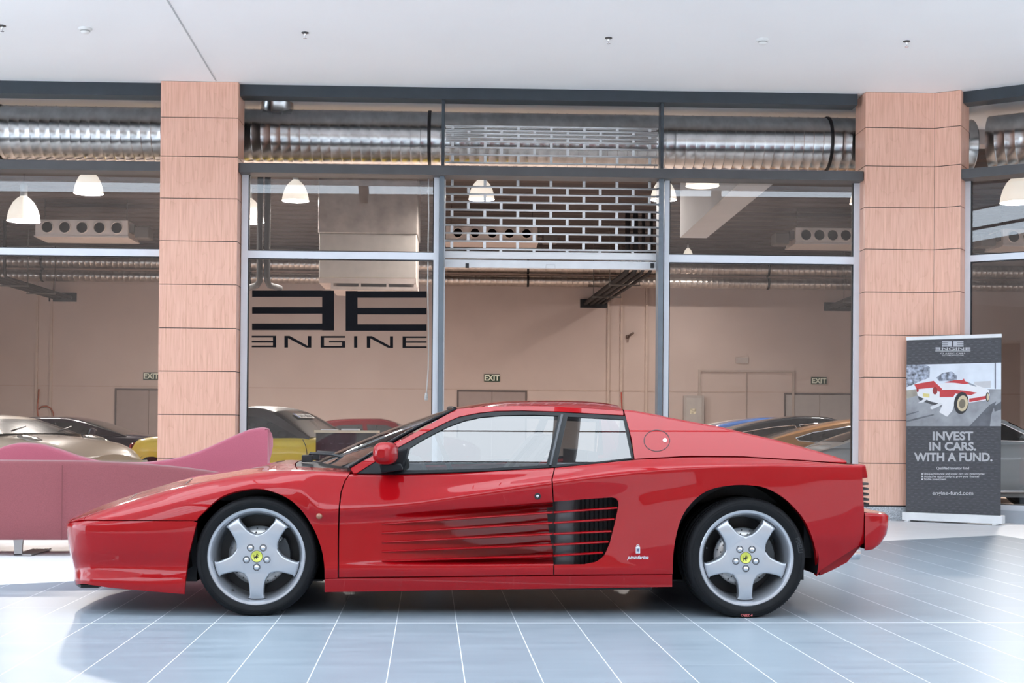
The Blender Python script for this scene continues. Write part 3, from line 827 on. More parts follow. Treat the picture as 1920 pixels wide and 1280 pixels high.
# windscreen
NS = 29
base = []
bc = at(598, 862, YC); bs = GPt(656.7, 877)
for i in range(NS):
    s_ = -1+2*i/(NS-1); base.append(Vector((bc.x+(bs.x-bc.x)*abs(s_)**2.2, YC+s_*(YC-bs.y), bc.z+(bs.z-bc.z)*abs(s_)**2)))
rows = []
for k in range(9):
    f = k/8; r = []
    for i in range(NS):
        p = base[i].lerp(RR[0][i], f); p = p+Vector((-0.5, 0, 0.86))*0.016*math.sin(PI*f); r.append(p)
    rows.append(r)
m = MB(); m.grid(rows, flip=True); WS = m.build('windscreen', M_WSGL, car)
m = MB(); m.tube([p+Vector((-0.004, 0, 0.004)) for p in RR[0]], 0.011, 6); m.build('windscreen_header_seal', M_TRIM, car)
for col_ in (0, NS-1):
    m = MB(); m.tube([r[col_]+Vector((-0.004, 0, 0.002)) for r in rows], 0.008, 6); m.build('windscreen_side_seal', M_TRIM, car)
# sail panels, engine cover, rear window
SU = [(1170.5, 771), (1191, 773), (1240, 781.8), (1249, 784.6), (1351.5, 803.2), (1398, 814.6), (1459, 828.4), (1531, 848), (1567, 858.8), (1588, 866.5)]
SLW = [(1580, 867.3), (1495, 861.2), (1394.6, 855), (1294, 853.8), (1189.8, 859.8)]
for s in (-1, 1):
    sp_ = gsheet('sail_panel', [SU+SLW+[(1184.6, 823)]], M_RED, car, sides=(s,), thick=0.02)
    # crown and inner flank of the buttress
    rows = []
    for u, v in dopen(SU, 20):
        p = GPt(u, v); k = max(0.0, min(1.0, (p.z-0.80)/0.2)); r = []
        for dy, dz in ((0, 0), (0.02, 0.010), (0.05, 0.012), (0.09, 0.004), (0.16, -0.06*k), (0.22, -0.16*k-0.005), (0.28, -0.26*k-0.01)):
            q = Vector((p.x, p.y+dy, max(p.z+dz, 0.80))); r.append(q if s < 0 else Vector((q.x, 2*YC-q.y, q.z)))
        rows.append(r)
    m = MB(); m.grid(rows, flip=s > 0); m.build('buttress', M_RED, car)
    # round filler flap
    cu, cv = 1231.5, 826.0
    def ring(r): return [(cu+r*math.cos(2*PI*i/40)*(24/24)+0.0, cv+r*0.83*math.sin(2*PI*i/40)) for i in range(40)]
    gsheet('filler_flap_gap', [ring(24.6), ring(23.2)], M_BLACK, car, off=0.0012, thick=0, sides=(s,))
    gsheet('filler_flap_lock', [[(1246.5+3.6*math.cos(2*PI*i/16), 825.5+3.6*math.sin(2*PI*i/16)) for i in range(16)]], M_CHROME, car, off=0.003, thick=0.004, sides=(s,))
m = MB(); X0 = xr+0.01
m.grid([[Vector((X0+0.02, YC-0.5, 1.09)), Vector((X0+0.02, YC+0.5, 1.09))], [Vector((X0+0.09, YC-0.56, 0.84)), Vector((X0+0.09, YC+0.56, 0.84))]]); m.build('rear_window', M_WSGL, car)
ec = MB(); xe0, xe1 = X0+0.05, 2.24
ec.grid([[Vector((xe0+(xe1-xe0)*i/10, YC+y, 0.835-0.03*(i/10)**2+0.02*(1-(y/0.6)**2))) for y in (-.62, -.4, -.2, 0, .2, .4, .62)] for i in range(11)], flip=True)
eo = ec.build('engine_cover', M_RED, car)
for i in range(8):
    m = MB(); x = xe0+0.12+i*0.10; m.box(x, x+0.06, YC-0.42, YC+0.42, 0.856-0.03*((x-xe0)/(xe1-xe0))**2, 0.868-0.03*((x-xe0)/(xe1-xe0))**2, 0.004); m.build('vent_slat', M_BLACK, eo)
# ---- tail: spoiler lip, black grille with fins, bumper, valance, exhausts
pl = [sidept(u, v, 0.02) for u, v in ((1604, 870), (1618, 870.5), (1626, 871.5), (1630, 896), (1618, 897), (1617, 880))]
m = MB(); m.prism([(p.x, p.z) for p in pl], YC-0.885, YC+0.885, bev=0.008); m.build('tail_lip', M_RED, car)
xt = sidept(1617, 920).x
m = MB(); m.box(xt-0.08, xt+0.012, YC-0.86, YC+0.86, 0.50, 0.76); m.build('tail_panel', M_BLACK, car)
for i, (v, ue) in enumerate(((908, 1633), (917.7, 1633.5), (928, 1634), (938, 1634.5), (947, 1635))):
    z = sidept(1625, v, 0.05).z; x1 = at(ue, v, 7.12).x; pts = []
    for k in range(-12, 13):
        a = k/12; pts.append((xt+(x1-xt)*(1-abs(a)**14)+0.002, YC+a*0.88))
    poly = pts+[(xt, YC+0.88), (xt, YC-0.88)]
    m = MB(); m.prism(poly, z-0.0045, z+0.0045, fn=lambda p, q, d: (p, q, d)); m.build('tail_grille_fin', M_BLACK, car)
BZ = [(957.5, 0.20, 1653), (959.5, 0.93, 1656), (964, 1.0, 1657.5), (979, 1.0, 1657.5), (997, 1.0, 1653.5), (1015, 1.0, 1639), (1024, 0.97, 1622), (1026, 0.6, 1616)]
rows = []; xfb = sidept(1622.5, 990).x
for v, k, ue in BZ:
    z = at(1640, v, 7.15).z; xe = at(ue, v, 7.17).x+0.012; r = []
    for i in range(33):
        a = PI*i/32; c_, s_ = math.cos(a), math.sin(a)
        y = 0.925*math.copysign(abs(c_)**0.42, c_); x = xfb+(xe-xfb)*(abs(s_)**0.38)
        r.append(Vector((xfb+(x-xfb)*(k if k > 0.5 else k), YC-y*(0.999 if k > .9 else 0.985), z)))
    rows.append(r)
m = MB(); m.grid(rows, flip=True); m.build('rear_bumper', M_RED, car)
pl = [sidept(u, v, 0.16) for u, v in ((1536, 1079), (1560, 1067.5), (1585, 1053), (1598, 1036), (1612, 1018), (1540, 1010), (1534, 1040))]
m = MB(); m.prism([(p.x, p.z) for p in pl], YC-0.82, YC+0.82, bev=0.006); m.build('rear_valance', M_RED, car)
for y in (-0.62, -0.50, 0.50, 0.62):
    m = MB(); z = at(1603, 1036, 7.3).z; m.cyl((2.15, YC+y, z), (at(1610, 1036, YC-0.62).x, YC+y, z), 0.035, 16); m.build('exhaust_pipe', M_CHROME, car)
# black chin lip under the nose
m = MB(); pts = []
for k in range(-12, 13):
    a = k/12; pts.append((-1.955+0.115*abs(a)**3.2, YC+a*0.66))
zl = at(140, 1091, 7.4).z
m.prism(pts+[(-1.75, YC+0.66), (-1.75, YC-0.66)], zl-0.010, zl+0.006, fn=lambda p, q, d: (p, q, d)); m.build('chin_spoiler', M_BLACK, car)
# pop-up lamp seams and small bonnet vent, on both sides
for s in (-1, 1):
    for (xx, t0_, t1_, w2) in ((-1.60, 8.75, 9.8, 0.004), (-1.30, 8.75, 9.8, 0.004)):
        sb = SB(); n = 10
        poly = [(xx-w2, t0_+(t1_-t0_)*i/n) for i in range(n+1)]+[(xx+w2, t1_+(t0_-t1_)*i/n) for i in range(n+1)]
        sheet(sb, [poly], XG, TGD, lambda a, b, s__: P(a, b, False, s__, 0.0012), lambda a, b, s__: Nrm(a, b, False, s__), 0, (s,)); sb.build('lamp_seam', M_BLACK, car)
# ---- underbody and inner shell
m = MB(); m.box(-0.46, 1.20, YC-0.77, YC+0.77, 0.125, 0.70); m.box(-1.75, -1.24, YC-0.62, YC+0.62, 0.15, 0.46); m.box(-1.3, 2.1, YC-0.52, YC+0.52, 0.15, 0.58); m.box(2.02, 2.25, YC-0.80, YC+0.80, 0.30, 0.76)
m.box(1.2, 2.1, YC-0.5, YC+0.5, 0.5, 0.78)
m.build('underbody', M_BLACK, car)
m = MB(); m.box(-0.50, 1.10, YC-0.80, YC+0.80, 0.64, 0.70); m.build('cabin_floor', M_BLACK, car)
for (cx, s) in ((-0.892, -1), (-0.892, 1), (1.668, -1), (1.668, 1)):
    m = MB(); rr = 0.378 if cx < 0 else 0.392; rows = []
    for i in range(33):
        a = -0.2+(PI+0.4)*i/32
        rows.append([Vector((cx+rr*math.cos(a), YC+s*y, 0.305+rr*math.sin(a))) for y in (0.50, 0.875 if cx < 0 else 0.94)])
    m.grid(rows, flip=s > 0)
    m._add([Vector((cx+rr*math.cos(2*PI*i/32), YC+s*0.52, max(0.14, 0.305+rr*math.sin(2*PI*i/32)))) for i in range(32)], [tuple(range(32))])
    m.build('wheel_arch_liner', M_BLACK, car)
# ---- cabin: dashboard, wheel, seats
m = MB(); m.prism([(-0.44, 0.70), (-0.44, 0.80), (-0.20, 0.835), (-0.05, 0.80), (0.0, 0.70)], YC-0.70, YC+0.70, bev=0.02); m.build('dashboard', mat('dark_dash', (0.02, 0.02, 0.02), 0.6), car)
m = MB(); R_ = Matrix.Translation((0.10, YC-0.36, 0.80)) @ Matrix.Rotation(math.radians(68), 4, 'Y')
m.tube([R_ @ Vector((0.16*math.cos(2*PI*i/28), 0.16*math.sin(2*PI*i/28), 0)) for i in range(28)], 0.013, 8, closed=True)
for k in range(3): m.cyl(R_ @ Vector((0, 0, 0)), R_ @ Vector((0.155*math.cos(2*PI*k/3+PI/2), 0.155*math.sin(2*PI*k/3+PI/2), 0)), 0.01, 8)
m.build('steering_wheel', M_BLACK, car)
for y in (-0.36, 0.36):
    m = MB(); m.prism([(0.40, 0.66), (0.50, 0.66), (0.72, 0.93), (0.70, 0.955), (0.64, 0.95)], YC+y-0.20, YC+y+0.20, bev=0.03); m.build('seat', M_LEATH, car)
m = MB(); m.box(0.86, 0.92, YC-0.66, YC+0.66, 0.66, 0.86); m.build('rear_bulkhead', M_BLACK, car)
# ---- mirror, lock, marker lamp, wipers
for s in (-1, 1):
    q = GPt(735, 850); yo = YC-1.00; c0 = at(723, 849.5, yo)
    m = MB(); rows = []
    hw = (at(744.5, 849, yo).x-at(702.5, 849, yo).x)/2; hh = (at(723, 828, yo).z-at(723, 870.5, yo).z)/2
    for i in range(15):
        f = -1+2*i/14; k = max(0.12, (1-abs(f)**3.2))**0.5
        r = []
        for j in range(24):
            a = 2*PI*j/24; ca, sa = math.cos(a), math.sin(a)
            ex = 0.62
            X = hw*math.copysign(abs(ca)**ex, ca); Z = hh*math.copysign(abs(sa)**ex, sa)
            # the shell is rounder ahead, cut off square at the glass
            fx = 1.0 if X > 0 else (1-0.25*(abs(sa)**2))
            r.append(Vector((c0.x+X*k*fx+0.02*f, YC+s*(1.0-0.11*f-0.02), c0.z+Z*k*(1-0.05*f))))
        r.append(r[0]); rows.append(r)
    m.grid(rows, flip=s < 0); m._add(rows[0][:-1], [tuple(range(24))], True); m._add(rows[-1][:-1], [tuple(range(24))], True); mo = m.build('door_mirror', M_RED, car)
    m = MB(); b0 = GPt(741, 884); 
    m.prism([(c0.x-0.035, c0.z-hh*0.95), (c0.x+0.075, c0.z-hh*0.90), (GPt(757, 880).x, GPt(757, 880).z), (GPt(716, 886).x, GPt(716, 886).z)], YC+s*0.84, YC+s*0.93, bev=0.01); m.build('mirror_foot', M_TRIM, mo)
    m = MB(); m.prism([(c0.x+hw*0.6, c0.z+hh*0.7), (c0.x+hw*1.15, c0.z+hh*0.2), (GPt(766, 838).x, GPt(766, 838).z), (GPt(755, 882).x, GPt(755, 882).z), (c0.x+hw*0.5, c0.z-hh*0.8)], YC+s*0.80, YC+s*0.86, bev=0.008); m.build('mirror_bracket', M_TRIM, mo)
    # lock
    x, t = inv(1008, 930, True); p = P(x, t, True, s); n = Nrm(x, t, True, s); Rl = Matrix.Translation(p) @ n.to_track_quat('Z', 'Y').to_matrix().to_4x4()
    dr = DOORS[0 if s < 0 else 1]
    m = MB(); m.lathe([(0.017, -0.004), (0.017, 0.003), (0.012, 0.004), (0.0105, 0.0005), (0.0, 0.0005)], 24, Rl); lk = m.build('door_lock', M_BLACK, dr)
    m = MB(); m.lathe([(0.0075, 0.0), (0.0075, 0.004), (0.004, 0.0045), (0.0, 0.0045)], 16, Rl); m.build('door_lock_barrel', M_CHROME, dr)
    # round side marker
    x, t = inv(598.5, 967.5); p = P(x, t, False, s); n = Nrm(x, t, False, s); Rl = Matrix.Translation(p) @ n.to_track_quat('Z', 'Y').to_matrix().to_4x4()
    m = MB(); m.lathe([(0.0165, -0.004), (0.0165, 0.003), (0.013, 0.009), (0.007, 0.013), (0.0, 0.014)], 20, Rl); m.build('side_marker_lamp', mat('bronze_lens', (0.30, 0.13, 0.07), 0.2, coat=1.0), car)
    # emblem and script behind the intake
    def bfn(du, dv):
        def f(a, b, d_):
            x, t = inv(du+a, dv-b); return P(x, t, False, s, 0.0018+d_)
        return f
    if s < 0:
        m = MB(); text_mesh(m, 'pininfarina', 9.2, bfn(1196, 1047.5), depth=0.0016, shear=0.35, sx=1.02, bold=0.12); m.build('script_badge', mat('badge_silver', (0.85, 0.85, 0.87), 0.25, metal=0.4), car)
        m = MB(); f = bfn(1196, 1030)
        m.prism([(-4, -7), (4, -7), (4, 5), (0, 6.5), (-4, 5)], 0, 0.002, fn=f); m.prism([(-3, 6.5), (0, 8.5), (3, 6.5), (2.4, 8.8), (0, 9.6), (-2.4, 8.8)], 0, 0.002, fn=f); m.build('shield_badge', MATS['badge_silver'], car)
        m = MB(); m.prism([(-2.6, -5.6), (-1.0, -5.6), (0, -1), (1.0, -5.6), (2.6, -5.6), (2.6, 3.6), (1.4, 3.6), (0, 0.5), (-1.4, 3.6), (-2.6, 3.6)], 0.0021, 0.003, fn=f); m.build('shield_badge_mark', mat('badge_blue', (0.06, 0.08, 0.16), 0.4), car)
for (ya, yb_, du) in ((-0.30, -0.62, 0), (0.18, -0.22, 0)):
    pA = Vector((bc.x-0.04, YC+ya, bc.z+0.015)); pB = Vector((bs.x+0.03, YC+yb_, bs.z+0.03))
    m = MB(); m.tube([pA, pA+Vector((0.02, -0.02, 0.03)), pA.lerp(pB, 0.5)+Vector((0, 0, 0.03)), pB+Vector((0, 0, 0.0))], 0.008, 6)
    m.box(pA.x-0.03, pA.x+0.03, pA.y-0.03, pA.y+0.03, pA.z-0.02, pA.z+0.02, 0.006); m.build('wiper', M_BLACK, car)
# ---- wheels
def star_poly():
    pts = []
    for k in range(5):
        a = -PI/2+2*PI*k/5
        R2 = lambda r, dl: (r*math.cos(a)-dl*math.sin(a), r*math.sin(a)+dl*math.cos(a))
        # one spoke: from the valley on its right, up one flank, across the tip, down the other
        HF = [(0.098, 0.0625), (0.108, 0.0535), (0.122, 0.0455), (0.142, 0.0400), (0.170, 0.0370), (0.198, 0.0355), (0.210, 0.0385), (0.218, 0.0475)]
        pts += [R2(r, -dl) for r, dl in HF]+[R2(0.223, -0.025), R2(0.224, 0), R2(0.223, 0.025)]+[R2(r, dl) for r, dl in reversed(HF)]
        b = a+PI/5
        for da, rr_ in ((-0.06, 0.1135), (0.0, 0.1125), (0.06, 0.1135)): pts.append((rr_*math.cos(b+da), rr_*math.sin(b+da)))
    return pts
def horse_poly():
    return [(-.9, -.2), (-.75, -.05), (-.5, -.1), (-.35, .15), (-.2, .45), (-.1, .8), (.05, .95), (.1, .75), (.3, .7), (.35, .55), (.15, .5), (.1, .25), (.35, .3), (.55, .5), (.6, .3), (.3, .1), (.15, -.1), (.45, -.15), (.55, -.4), (.35, -.35), (.1, -.3), (-.1, -.4), (-.05, -.65), (.2, -.8), (.1, -.95), (-.2, -.75), (-.3, -.45), (-.55, -.45), (-.75, -.75), (-.65, -.95), (-.85, -.9), (-.9, -.65), (-.75, -.35), (-.95, -.4), (-1.05, .1), (-.95, .5), (-.85, .5), (-.95, .15)]
def wheel(cx, side, yface, R_t, w_t):
    """yface: distance of the tyre's outer face from the centre line"""
    Rw = R_t-0.0055
    M0 = Matrix.Translation((cx, YC+side*yface, Rw)) @ Matrix.Rotation(PI/2 if side < 0 else -PI/2, 4, 'X')
    # local: z points outwards
    if side > 0: M0 = M0 @ Matrix.Scale(1, 4)
    ro = 0.2525
    rim = MB(); rim.lathe([(ro-0.004, -0.020), (ro, -0.012), (ro+0.001, -0.004), (ro-0.004, 0.0), (ro-0.014, -0.002), (ro-0.022, -0.012), (ro-0.026, -0.030), (ro-0.034, -0.050), (ro-0.040, -0.09), (ro-0.045, -w_t+0.02)], 64, M0)
    # star
    sp = star_poly()
    def sfn(a, b, d_):
        r = math.hypot(a, b); zz = -0.010-0.018*max(0, 1-r/0.19)-0.012*max(0, (r-0.18)/0.04)
        return M0 @ Vector((a, b, zz+d_))
    bm2 = bmesh.new(); top = [bm2.verts.new((a, b, 0)) for a, b in sp]
    fc = bm2.faces.new(top)
    res = bmesh.ops.extrude_face_region(bm2, geom=[fc]); 
    bmesh.ops.translate(bm2, verts=[v for v in res['geom'] if isinstance(v, bmesh.types.BMVert)], vec=(0, 0, -0.055))
    bmesh.ops.recalc_face_normals(bm2, faces=bm2.faces[:])
    es = [e for e in bm2.edges if all(abs(v.co.z) < 1e-6 for v in e.verts)]
    bmesh.ops.bevel(bm2, geom=es, offset=0.011, segments=4, affect='EDGES', profile=0.5)
    # inner facets of the big faces so they can follow the dish
    bmesh.ops.triangulate(bm2, faces=[f for f in bm2.faces if len(f.verts) > 4])
    bm2.verts.index_update()
    rim._add([sfn(v.co.x, v.co.y, v.co.z) for v in bm2.verts], [[v.index for v in f.verts] for f in bm2.faces], True); bm2.free()
    root = rim.build('wheel', M_RIM, car)
    for p in root.data.polygons: p.use_smooth = True
    mod = root.modifiers.new('es', 'EDGE_SPLIT'); mod.split_angle = math.radians(38)
    # tyre, flattened where it meets the floor
    ty = MB(); h = w_t
    prof = [(ro-0.012, -0.012), (ro-0.001, -0.004), (ro+0.006, 0.0), (ro+0.022, 0.006), (R_t-0.030, 0.007), (R_t-0.014, 0.001), (R_t-0.005, -0.010), (R_t, -0.026)]
    g = []
    zz = -0.026
    for k in range(5):
        z1 = -0.026-(h-0.052)*(k+0.42)/5; z2 = -0.026-(h-0.052)*(k+0.58)/5
        if k in (0, 1, 3, 4): g += [(R_t, z1), (R_t-0.007, z1-0.001), (R_t-0.007, z2+0.001), (R_t, z2)]
    prof += g+[(R_t, -h+0.026), (R_t-0.012, -h+0.008), (R_t-0.04, -h), (ro, -h), (ro-0.03, -h+0.01)]
    ty.lathe(prof, 96, M0)
    for v in ty.bm.verts:
        if v.co.z < 0.0005: v.co.z = 0.0005
    to = ty.build('tyre', M_TYRE, root)
    # tread blocks: short cross cuts seen on the shoulder
    cut = MB()
    for k in range(72):
        a = 2*PI*k/72; Rz_ = Matrix.Rotation(a, 4, 'Z')
        zl_ = Rw+(R_t+0.001)*0
        pc = M0 @ Rz_ @ Vector((R_t, 0, -0.03))
        if pc.z < 0.02: continue
        cut.box(R_t-0.012, R_t+0.0006, -0.0013, 0.0013, -h+0.03, -0.017, R=M0 @ Rz_)
    cut.build('tread_cut', mat('tread_groove', (0.004, 0.004, 0.004), 0.9), root)
    # rubber ridges on the sidewall
    rd = MB()
    for r_ in (ro+0.028, R_t-0.026): rd.tube([M0 @ Vector((r_*math.cos(2*PI*i/72), r_*math.sin(2*PI*i/72), 0.0062)) for i in range(72)], 0.0012, 5, closed=True)
    rd.build('sidewall_ridge', M_TYRE, root)
    # hub cap with the rearing horse, bolts
    c = MB(); c.lathe([(0.029, -0.034), (0.029, -0.018), (0.0265, -0.016), (0.0262, -0.0175), (0.0, -0.0165)], 36, M0); co = c.build('centre_cap', M_YEL, root)
    hz = MB(); hz.prism([(x*0.0155+0.001, y*0.0165) for x, y in horse_poly()], -0.0165, -0.0152, fn=lambda a, b, d_: M0 @ Vector((a, b, d_))); hz.build('horse_emblem', M_BLACK, root)
    bk = MB(); bk.lathe([(0.0295, -0.03), (0.0315, -0.0185), (0.0305, -0.0165), (0.029, -0.018)], 36, M0); bk.build('cap_rim', mat('cap_dark', (0.05, 0.05, 0.05), 0.4), root)
    for k in range(5):
        a = -PI/2+2*PI*k/5; bx, by = 0.0555*math.cos(a), 0.0555*math.sin(a)
        Mb = M0 @ Matrix.Translation((bx, by, 0))
        q = MB(); q.lathe([(0.0185, -0.04), (0.0185, -0.0155), (0.016, -0.0150), (0.0145, -0.026), (0.0, -0.026)], 20, Mb); bs_ = q.build('bolt_socket', M_BLACK, root)
        q = MB(); q.lathe([(0.0125, -0.03), (0.0125, -0.014), (0.010, -0.0105), (0.0, -0.0095)], 12, Mb); q.build('wheel_bolt', M_CHROME, root)
    # valve
    a = math.radians(235 if cx < 0 else 166); q = MB(); q.cyl(M0 @ Vector((0.218*math.cos(a), 0.218*math.sin(a), -0.052)), M0 @ Vector((0.212*math.cos(a), 0.212*math.sin(a), -0.022)), 0.005, 10); q.build('valve', M_BLACK, root)
    # drilled disc and caliper
    d = MB(); d.lathe([(0.06, -0.10), (0.085, -0.088), (0.155, -0.088), (0.155, -0.112), (0.06, -0.112)], 48, M0); nf_ = len(d.bm.faces); hl = d
    for k in range(20):
        for rr_, ph in ((0.100, 0), (0.121, 0.11), (0.142, 0.05)):
            a = 2*PI*k/20+ph; hl.cyl(M0 @ Vector((rr_*math.cos(a), rr_*math.sin(a), -0.090)), M0 @ Vector((rr_*math.cos(a), rr_*math.sin(a), -0.0872)), 0.0042, 8)
    for f_ in list(d.bm.faces)[nf_:]: f_.material_index = 1
    d.build('brake_disc', [M_DISC, M_BLACK], root)
    cp = MB(); arc = []
    for k in range(9):
        a = math.radians(-34+68*k/8); arc.append((a))
    poly = [(0.168*math.cos(a), 0.168*math.sin(a)) for a in arc]+[(0.098*math.cos(a), 0.098*math.sin(a)) for a in reversed(arc)]
    if side > 0: poly = [(-a, b) for a, b in poly]
    cp.prism(poly, -0.13, -0.072, fn=lambda a, b, d_: M0 @ Vector((a, b, d_)), bev=0.006); cp.build('brake_caliper', mat('dark_caliper', (0.05, 0.055, 0.06), 0.35, metal=0.5), root)
    # dark hub behind
    hb = MB(); hb.lathe([(0.21, -w_t*0.72), (0.0, -w_t*0.72)], 32, M0); hb.lathe([(0.07, -w_t*.7), (0.07, -0.10), (0, -0.10)], 24, M0); hb.build('hub', M_BLACK, root)
    return root, M0
TF = wheel(-0.890, -1, 0.885, 0.313, 0.235)
TRW = wheel(1.668, -1, 0.968, 0.318, 0.295)
wheel(-0.890, 1, 0.885, 0.313, 0.235); wheel(1.668, 1, 0.968, 0.318, 0.295)
# lettering on the rear tyre
def arc_text(txt, size, ang, rad, M0, material, root, sx=1.0, flip=False):
    m = MB()
    def f(a, b, d_):
        th = ang-(a/rad if not flip else -a/rad); r = rad+(b-size*0.35)*(1 if not flip else -1)
        return M0 @ Vector((r*math.cos(th), r*math.sin(th), 0.0068+d_))
    text_mesh(m, txt, size, f, depth=0.001, bold=0.0006, sx=sx); m.build('tyre_lettering', material, root)
arc_text('P ZERO', 0.017, math.radians(-90), 0.2985, TRW[1], mat('red_tyre_print', (0.55, 0.12, 0.12), 0.6), TRW[0], sx=1.1)
arc_text('PIRELLI', 0.034, math.radians(14), 0.288, TRW[1], mat('dark_tyre_print', (0.028, 0.03, 0.034), 0.5), TRW[0], sx=0.8)
# ================================================================== inside the shop
def sp(u, v, t): return onplane(u, v, FM @ Vector((0, t, 0)), FN)
def L3(u, v, t):
    p = FMI @ sp(u, v, t); return p
# spiral duct right behind the clerestory
def spiral(mb, M, s0_, s1_, t, z, r, pitch=0.115, n=28):
    k = int((s1_-s0_)/pitch); prof = []
    for i in range(k):
        x = s0_+i*pitch
        prof += [(r, x), (r, x+pitch*0.82), (r+0.004, x+pitch*0.87), (r+0.004, x+pitch*0.93), (r, x+pitch*0.98)]
    R = M @ Matrix.Translation((0, t, z)) @ Matrix.Rotation(PI/2, 4, 'Y')
    mb.lathe([(a, b) for a, b in prof], n, R)
TD = 0.95
zc_ = fz(640, 258, TD); rD = (fz(640, 208, TD)-fz(640, 308, TD))/2
d1 = thing('ventilation_duct', 'long silver spiral duct right behind the glass above the shop front', 'duct', FM @ Vector((-4, TD, zc_-rD)), FA)
m = MB(); spiral(m, FM, -14, a0+1.6, TD, zc_, rD); m.build('duct_pipe', M_GALV, d1)
for u in (3, 806, 1548):
    x = fs(u, 258, TD); m = MB(); m.lathe([(rD+0.009, x-0.02), (rD+0.012, x-0.015), (rD+0.012, x+0.015), (rD+0.009, x+0.02)], 28, FM @ Matrix.Translation((0, TD, zc_)) @ Matrix.Rotation(PI/2, 4, 'Y')); m.build('duct_clamp', M_BLACK, d1)
x = fs(520, 195, TD); rs = (fs(551, 195, TD)-fs(490, 195, TD))/2
m = MB(); R = FM @ Matrix.Translation((x, TD, zc_+rD*0.8)); m.lathe([(rs, 0), (rs, 0.18), (rs+0.012, 0.19), (rs+0.012, 0.22), (rs, 0.23), (rs, 0.36), (rs+0.01, 0.37), (rs+0.01, 0.40), (rs, 0.41), (rs, 0.9)], 28, R); m.build('duct_branch', M_GALV, d1)
d2 = thing('ventilation_duct', 'silver spiral duct behind the angled glass above the advertising banner', 'duct', GM @ Vector((2, TD, zc_-rD)), 0)
m = MB(); spiral(m, GM, 0.10, 5.5, TD+0.1, zc_-0.02, rD); m.build('duct_pipe', M_GALV, d2)
m = MB(); m.lathe([(rD+0.009, 0.62), (rD+0.012, 0.625), (rD+0.012, 0.655), (rD+0.009, 0.66)], 28, GM @ Matrix.Translation((0, TD+0.1, zc_-0.02)) @ Matrix.Rotation(PI/2, 4, 'Y')); m.build('duct_clamp', M_BLACK, d2)
# the two ducts along the back wall
M_GALW = mat('dull_duct_steel', (0.50, 0.44, 0.40), 0.32, metal=0.9, var=0.15, scale=8)
TB2 = BACK-0.9
for lab, va, vb in (('upper of the two spiral ducts along the back wall of the shop', 488, 513), ('lower of the two spiral ducts along the back wall of the shop', 516, 537)):
    z1 = fz(1000, va, TB2); z0 = fz(1000, vb, TB2); r = (z1-z0)/2
    d = thing('ventilation_duct', lab, 'duct', FM @ Vector((-6, TB2, z0)), FA, 'back wall ducts')
    m = MB(); spiral(m, FM, -19, 12, TB2, (z0+z1)/2, r, 0.14, 16); m.build('duct_pipe', M_GALW, d)
    for u in (80, 470, 990, 1440): 
        x = fs(u, 500, TB2); m = MB(); m.lathe([(r+0.009, x-0.03), (r+0.016, x-0.02), (r+0.016, x+0.02), (r+0.009, x+0.03)], 20, FM @ Matrix.Translation((0, TB2, (z0+z1)/2)) @ Matrix.Rotation(PI/2, 4, 'Y')); m.build('duct_clamp', M_BLACK, d)
# concrete beams running back from the front
M_BEAM = mat('light_concrete_beam', (0.42, 0.44, 0.46), 0.8, var=0.05, scale=1.5)
def beam(n, uL, uR, v, t1_):
    p = L3(uL, v, t1_); q = L3(uR, v, t1_)
    m = FMB(); m.box(p.x, q.x, 2.0, t1_, (p.z+q.z)/2, DECK); struct(m, 'trim_%d' % n, M_BEAM)
beam(60, 1275, 1325, 446, 7.6)
# pendant lamps
M_OPAL = mat('opal_shade', (0.90, 0.87, 0.83), 0.35, emit=(1.0, 0.90, 0.78), estr=0.30)
M_DISCL = mat('lamp_opening', (0.9, 0.9, 0.85), 0.5, emit=(1.0, 0.93, 0.82), estr=3.0)
def pendant(u, vb, t, wpx, label, lit=True):
    c = sp(u, vb, t); depth = (c-CAM).length; r = wpx/2/F*depth*0.97
    root = thing('pendant_lamp', label, 'lamp', c, 0, 'dome pendants in the shop')
    h = r*1.55
    M0 = Matrix.Translation(c)
    m = MB(); m.lathe([(r*1.02, -0.006), (r, 0.01), (r*0.985, 0.05), (r*0.93, h*0.30), (r*0.82, h*0.52), (r*0.64, h*0.74), (r*0.40, h*0.91), (r*0.24, h*0.98), (r*0.24, h)], 32, M0); m.lathe([(r*0.99, -0.006), (r*0.96, 0.03), (r*0.9, h*.3), (r*.78, h*.52), (r*.6, h*.72), (0.0, h*0.9)], 32, M0); m.build('lamp_shade', M_OPAL, root)
    m = MB(); m.lathe([(r*0.93, 0.035), (0, 0.035)], 28, M0); m.build('diffuser', M_DISCL if lit else M_OPAL, root)
    m = MB(); m.lathe([(r*0.20, h), (r*0.22, h*1.02), (r*0.22, h*1.45), (r*0.19, h*1.5), (0, h*1.5)], 16, M0); m.build('lamp_housing', mat('grey_housing', (0.33, 0.35, 0.37), 0.5), root)
    m = MB(); m.cyl(c+Vector((0, 0, h*1.48)), Vector((c.x, c.y, DECK+0.05)), 0.006, 6); m.build('suspension_cable', M_BLACK, root)
    if not lit: return root
    ld = bpy.data.lights.new('pendant_bulb', 'AREA'); ld.shape = 'DISK'; ld.size = r*1.7; ld.energy = LAMP_W*min(1.0, (r/0.24)**2); ld.color = (1.0, 0.92, 0.86)
    lo = bpy.data.objects.new('pendant_bulb', ld); COL.objects.link(lo); lo.parent = root; lo.location = (0, 0, 0.02)
    return root
LAMP_W = 170
pendant(44, 414, 8.6, 57, 'lit dome pendant hanging in the left bay, left of and lower than its neighbour')
pendant(166, 362, 8.8, 52, 'lit dome pendant hanging in the left bay, above the perforated air unit')
pendant(466, 416, 11.0, 57, 'dome pendant half hidden by the left wood pillar')
pendant(554, 376, 10.3, 50, 'dome pendant above the black window lettering, beside the foil-wrapped duct')
